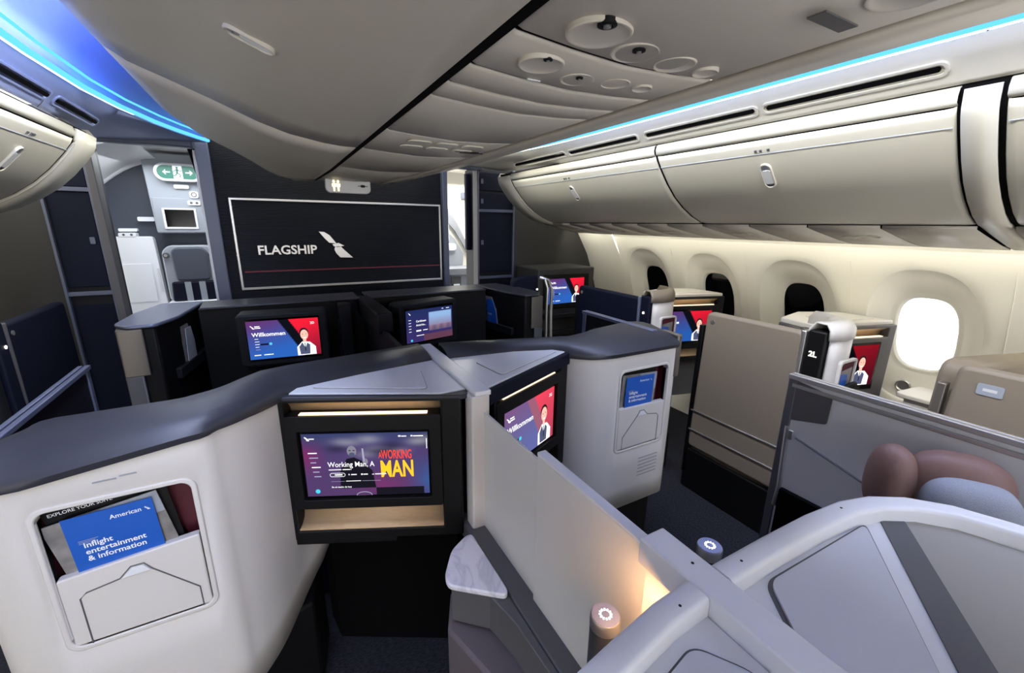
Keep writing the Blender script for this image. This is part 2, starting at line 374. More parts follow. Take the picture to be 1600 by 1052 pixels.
# ================================================================= ENTRY AREA BEYOND THE BULKHEAD (left)
fe = F((0, 4.66, 0), (1, 0, 0))
struct(MB().box(W0, -2.6, .2, 4.70, 4.75, 0, 2.4, M['seatgrey']).build('wall_entry_left'))
struct(MB().box(W0, .8, 2.7, 5.40, 5.45, 0, 2.4, M['ltgrey']).build('wall_entry_right'))
mb = MB(); mb.box(W0, -2.6, -.4, 3.62, 4.7, 2.13, 2.16, M['white']); mb.box(W0, .8, 2.6, 3.96, 5.4, 2.13, 2.16, M['wall'])
struct(mb.build('ceiling_entry'))
mb = MB()   # curved ceiling shroud sweeping down at the left of the opening
mb.loft([[Vector((-1.78+.06*i, y, 1.72+.34*math.sin(i/9*PI/2)+(.0 if y > 4 else .05))) for i in range(10)] for y in (3.9, 4.62)], M['white'], False)
mb.tube([(-1.78+.06*i, 4.62, 1.72+.34*math.sin(i/9*PI/2)) for i in range(10)], .018, M['white'])
struct(mb.build('trim_8', recalc=False))
t = thing('wall_cabinet', 'tall light grey cabinet with a small dark display beyond the left doorway', 'cabinet', (-1.14, 4.6, 1.48))
mb = MB(); mb.prism(fe, rpoly([(-1.32, 1.49), (-.93, 1.49), (-.89, 2.11), (-1.34, 2.11)], .02), 0, .12, M['ltgrey']); mb.build('body', t, bevel=.006)
MB().box(fe, -1.315, -.94, 1.495, 1.77, .12, .128, M['ltgrey']).build('door', t, bevel=.004)
d = MB(); d.ring(fe, shape_rr(-1.262, -1.035, 1.525, 1.69, .006), shape_rr(-1.247, -1.05, 1.54, 1.678, .003), .12, .136, M['white']); d.box(fe, -1.247, -1.05, 1.54, 1.678, .12, .130, M['screenblack']); d.build('display', t)
t = thing('exit_sign', 'rounded green exit sign with running figure and two arrows', 'sign', (-1.1, 4.5, 1.96))
fx = F((-1.105, 4.47, 1.965), (1, 0, 0))
MB().prism(fx, shape_rr(-.155, .155, -.068, .068, .067, 8), -.04, 0, M['paper']).build('housing', t, bevel=.004)
s = MB(); s.prism(fx, shape_rr(-.135, .135, -.05, .05, .0495, 8), 0, .002, M['green']); s.box(fx, -.03, .03, -.05, .05, .002, .003, M['paper'])
def figure(mb, fr, cx, cy, h, m, c):
    mb.prism(fr, circ(cx-.02*h, cy+.38*h, .09*h, 12), c, c+.001, m)
    for (x0, y0, x1, y1, w) in ((0, .28, -.06, -.05, .16), (-.06, -.05, .18, -.20, .09), (.18, -.20, .12, -.44, .08), (-.06, -.05, -.16, -.26, .09), (-.16, -.26, -.34, -.30, .08), (0, .24, .2, .08, .07), (.2, .08, .32, .18, .06), (0, .24, -.22, .16, .07), (-.22, .16, -.3, 0, .06)):
        d = Vector((x1-x0, y1-y0)); nrm = Vector((-d.y, d.x)).normalized()*w/2
        mb.prism(fr, [(cx+(a[0]+sg*nrm.x)*h, cy+(a[1]+sg*nrm.y)*h) for a, sg in (((x0, y0), 1), ((x1, y1), 1), ((x1, y1), -1), ((x0, y0), -1))], c, c+.001, m)
figure(s, fx, 0, 0, .088, M['green'], .003)
for sg in (-1, 1):
    s.prism(fx, [(sg*.05, -.004), (sg*.085, -.004), (sg*.085, .004), (sg*.05, .004)], .002, .003, M['paper'])
    s.prism(fx, [(sg*.098, 0), (sg*.078, .02), (sg*.078, .011), (sg*.088, 0), (sg*.078, -.011), (sg*.078, -.02)], .002, .003, M['paper'])
s.build('face', t)
for nm, a, b, w, h, lab in (('placard', -1.105, 1.86, .10, .03, 'small white equipment placard under the exit sign'), ('placard', -1.03, 1.80, .06, .055, 'white square placard with a ring symbol, under the exit sign'), ('placard', -1.04, 1.735, .085, .035, 'white oval placard with two figures above the display cabinet'),
                            ('placard', -1.40, 1.60, .11, .035, 'blank white strip placard on the dark wall left of the display'), ('placard', -1.53, 1.512, .12, .025, 'thin white placard strip above the white door cabinet'), ('placard', -1.53, 1.475, .11, .03, 'white oval placard on top edge of the white door cabinet')):
    p = MB(); z = .128 if a > -1.3 else .045
    if a < -1.35: z = .0
    p.prism(fe, shape_rr(a-w/2, a+w/2, b-h/2, b+h/2, h*.3), z if a > -1.35 else -.04, z+.012 if a > -1.35 else .004 + (.05 if b < 1.5 else 0), M['paper'])
    if w in (.085, .11) and b != 1.60:
        for q in (-.2, .25): p.prism(fe, circ(a+q*w, b, h*.3, 10), (z+.012 if a > -1.35 else .054), (z+.013 if a > -1.35 else .055), M['bandgrey'])
    if w == .06: p.ring(fe, circ(a, b, .02, 16), circ(a, b, .013, 16), z+.012, z+.0135, M['bandgrey'])
    tag(p.build(nm), lab, 'placard', None)
t = thing('door_cabinet', 'white cabinet door panel beyond the left doorway, left of the folding crew seat', 'cabinet', (-1.5, 4.6, .9))
mb = MB(); mb.prism(fe, rpoly([(-1.64, .6), (-1.345, .6), (-1.37, 1.46), (-1.64, 1.46)], .03), -.04, .05, M['paper']); mb.build('body', t, bevel=.006)
MB().prism(fe, [(-1.60, .92), (-1.415, .92), (-1.415, 1.24), (-1.60, 1.24)], .05, .056, M['paper']).build('door', t, bevel=.002)
MB().prism(fe, [(-1.385, 1.0), (-1.37, 1.0), (-1.37, 1.2), (-1.385, 1.2)], .05, .058, M['white']).build('hinge', t)
t = thing('crew_jumpseat', 'folded charcoal crew jumpseat with harness beyond the left doorway', 'seat', (-1.13, 4.5, .9))
fj = F((-1.13, 4.50, 0), (1, 0, 0))
MB().prism(fj, rpoly([(-.19, .93), (.19, .93), (.19, 1.32), (.14, 1.39), (-.14, 1.39), (-.19, 1.34)], .03), -.14, -.03, M['ltgrey']).build('frame', t, bevel=.01)
MB().box(fj, -.12, .12, 0, .93, -.14, -.08, M['seatgrey']).build('stand', t)
MB().prism(fj, rpoly([(-.115, 1.10), (.125, 1.10), (.13, 1.34), (.09, 1.375), (-.09, 1.375), (-.125, 1.34)], .03), -.03, .02, M['seatgrey']).build('backrest', t, bevel=.012, segs=3)
MB().prism(fj, rpoly([(-.16, .93), (.17, .93), (.17, 1.09), (-.15, 1.09)], .015), -.03, .03, M['navy']).build('seat', t, bevel=.01)
for q in (-.04, .06): MB().box(fj, q-.022, q+.022, .93, 1.09, .03, .036, M['ltgrey']).build('belt_strap', t)
for q in (-.16, .155):
    k = MB(); k.prism(fj, circ(q, 1.31, .022, 16), -.03, .0, M['bandgrey']); k.prism(fj, circ(q, 1.31, .012, 12), 0, .004, M['silver']); k.build('belt_anchor', t)
MB().prism(fj, rpoly([(-.2, .86), (.2, .86), (.2, .93), (-.2, .925)], .02), -.12, .06, M['paper']).build('seat_lip', t, bevel=.01)
# curtain bunched at the right jamb of the left opening
def curtain(name, x0, y0, w, z0, z1, lab, taper):
    rings = []
    for j in range(9):
        z = z1+(z0-z1)*j/8; ww = w*(1-taper*j/8)
        rings.append([Vector((x0-ww+ww*i/16, y0+.02*math.sin(i*2.4)*(1-.3*j/8), z)) for i in range(17)])
    tag(MB().loft(rings, M['navy'], False).build(name, solid=.006), lab, 'curtain')
curtain('curtain', -.872, 3.72, .06, 1.75, 2.06, 'dark navy curtain drawn back at the top of the left doorway', .80)
tag(MB().box(W0, -.905, -.885, 3.7, 3.74, .2, 2.05, M['white']).build('curtain_tie_strip', bevel=.003), 'pale bound curtain edge hanging beside the bulkhead in the left doorway', 'curtain')
# right entry: cream door lining with arch
mb = MB(); X0 = 1.18
mb.box(W0, 1.05, 2.4, 4.62, 4.66, 0, 2.2, M['wall']); struct(mb.build('wall_entry_lining'))
t = thing('entry_door_lining', 'cream boarding door lining with a dark arched seal seen through the right doorway', 'door', (1.35, 4.6, 0))
fr = F((0, 4.60, 0), (1, 0, 0))
arc = [(1.10+.42*math.sin(i/10*PI/2)*1.0, 1.30+.42-.42*(1-math.cos(i/10*PI/2))-0.02*i) for i in range(11)]
MB().prism(fr, [(1.02, 1.80), (1.20, 1.78), (1.33, 1.60), (1.43, 1.40), (1.50, 1.22), (1.47, 1.20), (1.38, 1.38), (1.29, 1.52), (1.18, 1.64), (1.02, 1.72)], 0, .02, M['greyfab']).build('door_seal', t, bevel=.004)
MB().prism(fr, [(1.02, .8), (1.36, .8), (1.40, 1.26), (1.30, 1.42), (1.22, 1.5), (1.02, 1.6)], 0, .01, M['ltgrey']).build('door_panel', t)
h = MB(); h.prism(fr, shape_rr(1.12, 1.30, 1.3, 1.38, .03), .01, .05, M['white']); h.prism(fr, shape_rr(1.14, 1.22, 1.4, 1.6, .02), .01, .04, M['white']); h.build('handle', t, bevel=.008)
MB().prism(fr, shape_rr(1.45, 1.56, 1.50, 1.82, .05), 0, .03, M['white']).build('window_frame', t, bevel=.01)
MB().prism(fr, shape_rr(1.38, 1.52, 1.86, 1.93, .01), 0, .02, M['bluegrey']).build('placard', t)
t = thing('galley_counter', 'grey galley counter with drawers seen low through the right doorway', 'counter', (1.3, 4.5, 0))
MB().box(W0, 1.02, 1.42, 4.3, 4.58, 0, 1.06, M['ltgrey']).build('body', t, bevel=.004)
MB().box(W0, 1.02, 1.42, 4.27, 4.58, 1.06, 1.13, M['greyfab']).build('counter_top', t, bevel=.004)
MB().box(W0, 1.13, 1.24, 4.285, 4.3, .86, 1.04, M['bandgrey']).build('latch_panel', t)
MB().box(W0, 1.15, 1.22, 4.27, 4.285, .94, .965, M['paper']).build('latch', t, bevel=.004)
tag(MB().prism(F((1.37, 4.0, 0), (1, 0, 0)), shape_rr(-.09, .06, 1.02, 1.36, .03), -.04, .04, M['paper']).box(F((1.37, 4.0, 0), (1, 0, 0)), -.05, .04, 0, 1.03, -.03, .03, M['paper']).build('crew_seat_back', bevel=.01), 'white rounded seat back edge seen through the right doorway', 'seat')
tag(MB().prism(F((1.085, 3.72, 0), (1, 0, 0)), shape_rr(-.02, .03, 1.36, 2.03, .012), -.03, .03, M['navy']).build('curtain_bundle', bevel=.02), 'dark navy curtain bundle hanging at the right doorway', 'curtain')

# --- closets either side
def closet(side):
    x0, x1 = (1.10, 1.47) if side > 0 else (-1.64, -1.41)
    t = thing('closet', 'tall navy storage closet beside the %s doorway' % ('right' if side > 0 else 'left'), 'closet', ((x0+x1)/2, 3.6, 0))
    MB().box(W0, x0, x1, 3.56, 3.8, 0, 2.06, M['dark']).build('body', t)
    rows = [(1.88, 2.03), (1.72, 1.86), (1.17, 1.70), (.3, 1.06)] if side > 0 else [(1.78, 2.03), (1.19, 1.75), (.25, 1.08)]
    for a, b in rows:
        d = MB().box(W0, x0+.02, x1-.02, 3.548, 3.56, a, b, M['navy']).build('door', t, bevel=.003)
        if b-a > .1 and a > .8:
            MB().prism(F((x0+.05 if side > 0 else x1-.05, 3.548, (a+b)/2), (1, 0, 0)), shape_rr(-.012, .012, -.02, .02, .004), 0, .006, M['bluegrey']).build('latch', d)
    fm = MB()
    for x in (x0, x1-.014): fm.box(W0, x, x+.014, 3.53, 3.56, 0, 2.06, M['bluegrey'])
    for z in ([1.71, 1.12] if side > 0 else [1.765, 1.15]): fm.box(W0, x0, x1, 3.535, 3.56, z-.012, z+.012, M['bluegrey'])
    fm.build('frame', t, bevel=.002)
closet(1); closet(-1)

# ================================================================= LOGO
def eagle(mb, fr, a, b, s, m, c=.001):
    for pts in ([(0, 1), (.22, .98), (.42, .84), (.58, .62), (.66, .5), (.38, .53), (.24, .68)],
                [(.50, .47), (.75, .52), (.98, .40), (.82, .37), (.7, .33), (.55, .38)],
                [(.60, .36), (.82, .38), (.96, .22), (1.3, -.12), (.78, -.10), (.62, .08), (.56, .25)]):
        mb.prism(fr, [(a+x*s, b+y*s) for x, y in pts], c-.001, c+.002, m)
# --- bulkhead sign
t = thing('flagship_sign', 'black ribbed bulkhead panel with silver frame, FLAGSHIP lettering and wing emblem', 'sign', (.02, 3.59, 1.1))
fb = F((0, 3.6, 0), (1, 0, 0))
MB().box(fb, -.72, .765, 1.13, 1.735, 0, .012, M['ribsign']).build('panel', t)
o1 = [(-.735, 1.113), (.777, 1.113), (.777, 1.75), (-.735, 1.75)]; o2 = [(-.718, 1.131), (.762, 1.131), (.762, 1.734), (-.718, 1.734)]
MB().ring(fb, o1, o2, 0, .02, M['silver']).build('frame', t, bevel=.003)
MB().text(fb, 'FLAGSHIP', -.605, 1.364, .089, M['silver'], c=.013, bold=.022, depth=.002, sx=1.02).build('lettering', t)
e = MB(); eagle(e, fb, -.19, 1.348, .178, M['silver'], .014); e.build('emblem', t)
MB().box(fb, -.70, .755, 1.238, 1.248, .012, .0135, M['redline']).build('stripe', t)

# ================================================================= CENTRE OVERHEAD BINS
PL = [(.224, 1.847), (.27, 1.846), (.33, 1.852), (.42, 1.868), (.5, 1.893), (.6, 1.936), (.7, 1.975), (.78, 2.005), (.825, 2.035), (.842, 2.07), (.84, 2.11), (.81, 2.2)]
PRR = [(.215, 1.845), (.27, 1.856), (.33, 1.868), (.42, 1.893), (.5, 1.918), (.6, 1.949), (.7, 1.979), (.78, 2.008), (.825, 2.035), (.842, 2.07), (.84, 2.11), (.81, 2.2)]
def cbin_row(side, y, off=0):
    P_ = PL if side < 0 else PRR; k = 0 if y < 2.3 else min(1, (y-2.3)/1.0)
    out = []
    for x, z in P_:
        if x > .4: x = x-(x-.4)*.26*k*k
        if x > .3: z = z+(z-1.845)*.15*k+.012*k
        else: z += .02*k
        out.append(Vector((side*(x-off*.3), y, z+off)))
    return out
def cbin(side, ya, yb, lab, handle=None, end=False):
    t = thing('overhead_bin', lab, 'overhead bin', (side*.5, (ya+yb)/2, 1.9))
    n = max(3, int((yb-ya)/.18)); ys = [ya+(yb-ya)*i/n for i in range(n+1)]
    MB().loft([cbin_row(side, y) for y in ys], M['binc'], False).build('door' if not end else 'end_panel', t, solid=.015, offs=0, recalc=False, autosm=50)
    if handle:
        hy = handle
        p = [q for q in cbin_row(side, hy)]
        a, b = p[3], p[5]; d = (b-a).normalized()
        fh = F(p[4]-Vector((0, 0, .010)), (0, 1, 0), d if side > 0 else -d)
        if fh.n.z > 0: fh = F(fh.o, (0, -1, 0), fh.v)
        h = MB(); h.ring(fh, shape_rr(-.017, .017, -.038, .038, .0165, 8), shape_rr(-.013, .013, -.033, .033, .0125, 8), -.006, .003, M['binc']); h.build('latch_rim', t, bevel=.0015)
        h = MB(); h.prism(fh, shape_rr(-.013, .013, -.014, .033, .012, 8), -.004, .001, M['paper']); hh = h.build('latch', t, bevel=.001)
        MB().prism(fh, shape_rr(-.013, .013, -.033, -.015, .010, 8), -.004, -.001, M['ltgrey']).build('latch_well', t)
    return t
cbin(-1, -2.4, 1.585, 'large left centre overhead bin with a white oval latch', handle=.90)
cbin(-1, 1.60, 3.25, 'left centre overhead bin end piece nearest the dark bulkhead', end=True)
cbin(1, -2.4, .2, 'right centre overhead bin above the camera side, aft')
cbin(1, .212, 3.25, 'right centre overhead bin seen edge-on below the blue light strip')
# end face of the pair against the bulkhead
c1 = cbin_row(-1, 3.25); c2 = cbin_row(1, 3.25)
MB_ = MB(); ring = c1[::-1]+c2; MB_.add(ring, [list(range(len(ring)))], M['binc']); struct(MB_.build('trim_9', solid=.01))
struct(MB().box(W0, -.245, .245, -2.4, 3.24, 1.866, 1.9, M['gap']).build('trim_10'))
gk = MB()
for ya, yb in ((-2.4, 2.4), (2.4, 3.22)):
    za, zb = (1.843, 1.843) if yb < 3 else (1.843, 1.862)
    gk.loft([[Vector((x, y, z+dz)) for x, dz in ((-.227, 0), (-.203, -.001), (-.203, .02), (-.227, .02))] for y, z in ((ya, za), (yb, zb))], M['gap'], True, True)
struct(gk.build('trim_13'))
# service units between the bins
PS = [(-2.4, .18), (.185, .555), (.56, .70), (.705, .80), (.805, .895), (.90, 1.27), (1.275, 1.62), (1.625, 2.2), (2.205, 3.22)]
def zpsu(y): return 1.845+(.02*min(1, (y-2.3)) if y > 2.3 else 0)
names = ['service panel, plain, aft-most under the centre bins', 'service panel with one dark air nozzle in a deep bowl', 'service panel with two shallow round light bowls', 'narrow plain panel just ahead of the round light bowls',
         'second narrow plain panel ahead of the round light bowls', 'long plain curved panel mid-way to the bulkhead', 'panel with recessed lights and a small dark symbol under the centre bins', 'plain panel ahead of the recessed lights', 'front-most panel above the lavatory sign']
for i, (a, b) in enumerate(PS):
    t = thing('service_panel', names[i], 'ceiling panel', (0, (a+b)/2, 1.84), group=None)
    mb = MB(); ys = [a+.002, a+.008, (a+b)/2, b-.008, b-.002]
    rows = []
    for j, y in enumerate(ys):
        dz = .004 if j in (0, 4) else 0; z0 = zpsu(y)
        bow = .012
        rows.append([Vector((-.204, y, z0+.02)), Vector((-.203, y, z0+.003+dz)), Vector((-.19, y, z0-.002+dz)), Vector((-.1, y, z0-bow*.7+dz)), Vector((0, y, z0-bow+dz)), Vector((.1, y, z0-bow*.7+dz)), Vector((.19, y, z0-.002+dz)), Vector((.203, y, z0+.003+dz)), Vector((.204, y, z0+.02))])
    mb.loft(rows, M['binc'], False); mb.build('cover', t, recalc=False, solid=.003, offs=1)
    fz = F((0, 0, zpsu((a+b)/2)-.011), (1, 0, 0), (0, -1, 0))
    def bowl(cx, cy, r, dark, squash=1):
        f2 = F((cx, cy, 1.838), (1, 0, 0), (0, -1, 0)); g = MB()
        g.lathe(f2, 0, 0, [(r, -.004), (r, .003), (r*.97, .0046), (r*.92, .0050), (r*.86, .0040), (r*.7, .0026), (r*.3, .0022), (.0005, .0021)], M['binc'], 32)
        o = g.build('light_bowl', t, recalc=True)
        if dark:
            k = MB(); f3 = F((cx+dark[0], cy+dark[1], 1.838), (1, 0, 0), (0, -1, 0))
            k.lathe(f3, 0, 0, [(dark[2], -.003), (dark[2], .006), (dark[2]*.6, .007), (dark[2]*.5, .003), (.0005, .003)], M['black'], 20)
            k.lathe(f3, 0, 0, [(dark[2]*.42, .003), (dark[2]*.42, .008), (.0005, .009)], M['silver'], 12)
            k.build('nozzle', o)
    if i == 1:
        bowl(-.11, .492, .043, (-.012, -.03, .012)); bowl(-.028, .512, .035, (-.004, -.012, .009)); bowl(.055, .515, .032, None); bowl(.125, .515, .02, None)
        bowl(.10, .25, .04, (.01, -.01, .012))
        MB().box(F((0, 0, 1.829), (1, 0, 0), (0, -1, 0)), .05, .12, -.325, -.305, 0, .002, M['bandgrey']).build('symbol_plate', t)
    if i == 2:
        bowl(-.115, .62, .036, (-.006, -.028, .007)); bowl(-.028, .645, .03, (-.004, -.012, .006)); bowl(.04, .628, .026, None); bowl(.10, .625, .018, None)
        MB().box(F((0, 0, 1.836), (1, 0, 0), (0, -1, 0)), -.10, -.075, -.69, -.685, 0, .002, M['white']).build('tab', t)
    if i == 6:
        for j in range(3):
            for q in (0, 1): MB().prism(fz, shape_rr(-.12+.085*j, -.05+.085*j, -1.36-.09*q, -1.31-.09*q, .02), -.001, .004, M['bin']).build('light_lens', t, bevel=.002)
        g = MB(); cx, cy = .11, -1.42
        g.prism(fz, [(cx-.05, cy-.003), (cx+.05, cy-.003), (cx+.05, cy+.003), (cx-.05, cy+.003)], .003, .005, M['black']); g.prism(fz, rpoly([(cx-.03, cy-.02), (cx+.03, cy-.012), (cx+.03, cy+.02), (cx-.02, cy+.014)], .008), .003, .005, M['black']); g.build('symbol', t)
# lavatory sign
t = thing('lavatory_sign', 'white hanging lavatory sign with two lit figures below the front bin panel', 'sign', (-.04, 3.0, 1.8))
fs = F((-.04, 2.99, 1.815), (1, 0, 0))
MB().prism(fs, shape_rr(-.135, .135, -.04, .06, .03, 6), -.05, 0, M['white']).build('housing', t, bevel=.004)
g = MB()
for q in (-.087, -.062):
    g.prism(fs, circ(q, .027, .0085, 12), 0, .001, M['sign']); g.prism(fs, [(q-.012, .016), (q+.012, .016), (q+.012, -.004), (q+.006, -.006), (q+.005, -.03), (q-.005, -.03), (q-.006, -.006), (q-.012, -.004)], 0, .001, M['sign'])
g.build('lit_figures', t)
g = MB(); g.box(fs, .055, .115, .004, .008, 0, .001, M['black']); g.prism(fs, shape_rr(.072, .1, -.002, .014, .006), 0, .0012, M['black']); g.build('symbol', t)

# ================================================================= OUTBOARD BINS
PB = [(1.195, 1.925), (1.205, 1.905), (1.235, 1.865), (1.29, 1.80), (1.35, 1.742), (1.42, 1.692), (1.50, 1.648), (1.57, 1.622), (1.60, 1.617)]
def outer_bins(side, spans, yend):
    X = lambda x, y, z: Vector((side*x, y, z))
    hk = MB(); hk.loft([[X(x+.012, y, z+.012) for x, z in [(1.192, 1.975)]+PB+[(1.75, 1.58), (2.02, 1.535), (2.06, 1.6)]] for y in (-2.4, yend-.02)], M['gap'], False)
    struct(hk.build('trim_%d' % (11 if side > 0 else 12), solid=.01, recalc=False))
    for (ya, yb, kind, lab) in spans:
        t = thing('overhead_bin', lab, 'overhead bin', (side*1.5, (ya+yb)/2, 1.75))
        if kind == 'door':
            ys = [ya+.007, ya+.012, ya+.03, (ya+yb)/2, yb-.03, yb-.012, yb-.007]; rows = []
            for j, y in enumerate(ys):
                e = .007 if j in (0, 6) else (.002 if j in (1, 5) else 0)
                rows.append([X(x+e, y, z+e) for x, z in PB])
            MB().loft(rows, M['bin'], False).build('door', t, recalc=False, solid=.004, offs=0, autosm=50)
            d = MB(); d.tube([X(1.222, y, 1.878) for y in (ya+.012, yb-.012)], .0015, M['ltgrey'], 6); d.build('door_seam', t)
            MB().loft([[X(x, y, z) for x, z in [(1.196, 1.978), (1.188, 1.974), (1.184, 1.955), (1.188, 1.938), (1.20, 1.933)]] for y in (ya+.006, yb-.006)], M['bin'], False).build('top_trim', t, recalc=False, solid=.003)
            hy = ya+(yb-ya)*.52
            a = X(*[1.25, hy, 1.848]); b = X(1.33, hy, 1.762); d_ = (a-b).normalized()
            n_ = F(a, (0, 1, 0), d_)
            fh = F((a+b)/2, (0, -1, 0), d_) if side > 0 else F((a+b)/2, (0, 1, 0), d_)
            fh.o = fh.o+fh.n*.0085
            MB().ring(fh, shape_rr(-.024, .024, -.058, .058, .023, 8), shape_rr(-.018, .018, -.052, .052, .0175, 8), -.008, .003, M['bin']).build('latch_rim', t, bevel=.001)
            l = MB(); l.prism(fh, shape_rr(-.018, .018, -.052, .052, .0175, 8), -.008, -.001, M['ltgrey']); l.prism(fh, shape_rr(-.017, .017, -.036, .028, .008, 5), -.001, .002, M['white']); l.build('latch', t)
            MB().prism(fh, shape_rr(-.016, .016, -.05, -.04, .004), -.001, .0005, M['bandgrey']).build('latch_shadow_slot', t)
            g = MB(); 
            for q in (-.03, 0, .02): g.box(F(X(1.213, hy+q, 1.89), (0, -side, 0), (a-b).normalized()), -.006, .003, -.006, .004, -.001, .0035, M['bandgrey'])
            g.build('icon_marks', t)
        else:
            rows = [[X(x-(.004 if kind == 'end' else .002), y, z-.002) for x, z in [(1.185, 1.97)]+PB+[(1.75, 1.585), (1.95, 1.545), (2.05, 1.53)]] for y in (ya, yb)]
            MB().loft(rows, M['bin'], False).build('end_cover' if kind == 'end' else 'column_cover', t, recalc=False, solid=.008, offs=0, autosm=50)
            if kind == 'end':
                mb = MB(); r = rows[1]+[X(2.05, yb, 2.0), X(1.2, yb, 2.0)]; mb.add(r, [list(range(len(r)))], M['bin']); mb.build('end_face', t)
                mb = MB(); mb.tube([rows[0][k] for k in range(len(rows[0])-3)], .006, M['bin'], 6); mb.build('edge_bead', t)
    # passenger service strip beneath
    for i, (ya, yb) in enumerate([(a, b) for a, b, k, _ in spans if k == 'door']):
        t = thing('service_panel', 'strip of reading light panels under the %s, %s side' % (['rear-most bin', 'wide near bin', 'forward bin'][i], 'window' if side > 0 else 'left'), 'ceiling panel', (side*1.8, (ya+yb)/2, 1.57))
        n = max(3, int((yb-ya)/.22)); w = (yb-ya)/n
        mb = MB()
        for k in range(n):
            a, b = ya+k*w+.003, ya+(k+1)*w-.003
            mb.loft([[X(x, y, z) for x, z in [(1.60, 1.612), (1.605, 1.60), (1.75, 1.572), (1.9, 1.545), (2.03, 1.525), (2.045, 1.54)]] for y in (a, b)], M['binc'], False)
        mb.build('cover', t, recalc=False, solid=.003, offs=0)
        for k in range(n):
            if k % 2 == 0: continue
            cy = ya+(k+.5)*w; f4 = F(X(1.75, cy, 1.572), (0, side, 0), X(1, 0, -.19).normalized())
            sgn = 1 if f4.n.z < 0 else -1
            for q, r in ((-.06, .028), (.0, .022), (.05, .03)): MB().lathe(f4, q, .04+q*.4, [(r, 0), (r, .004*sgn), (r*.7, .006*sgn), (r*.5, .002*sgn), (.001, .002*sgn)], M['binc'], 16).build('reading_light', t)
outer_bins(1, [(-2.4, .452, 'door', 'right outboard overhead bin cut by the right edge of the picture'), (.458, .53, 'col', 'narrow curved filler column between two right outboard bins'),
               (.535, 1.62, 'door', 'wide right outboard overhead bin with oval latch, the largest in view'), (1.62, 3.10, 'door', 'right outboard overhead bin furthest forward, over the first windows'), (3.10, 3.3, 'end', 'curved end cap closing the forward right outboard bin')], 3.3)
outer_bins(-1, [(-2.4, .9, 'door', 'left outboard overhead bin aft, outside the upper left corner'), (.91, 1.9, 'door', 'left outboard overhead bin behind the upper left edge'), (1.9, 2.62, 'door', 'left outboard overhead bin at the upper left corner of the picture'), (2.62, 2.86, 'end', 'curved end cap closing the left outboard bin')], 2.86)
for side in (1, -1):
    tag(MB().tube([(side*2.075, y, 1.545) for y in (-2.3, 3.3)], .006, M['wash'], 8).build('sidewall_light'), 'warm white light strip washing the %s sidewall above the windows' % ('right' if side > 0 else 'left'), 'light')

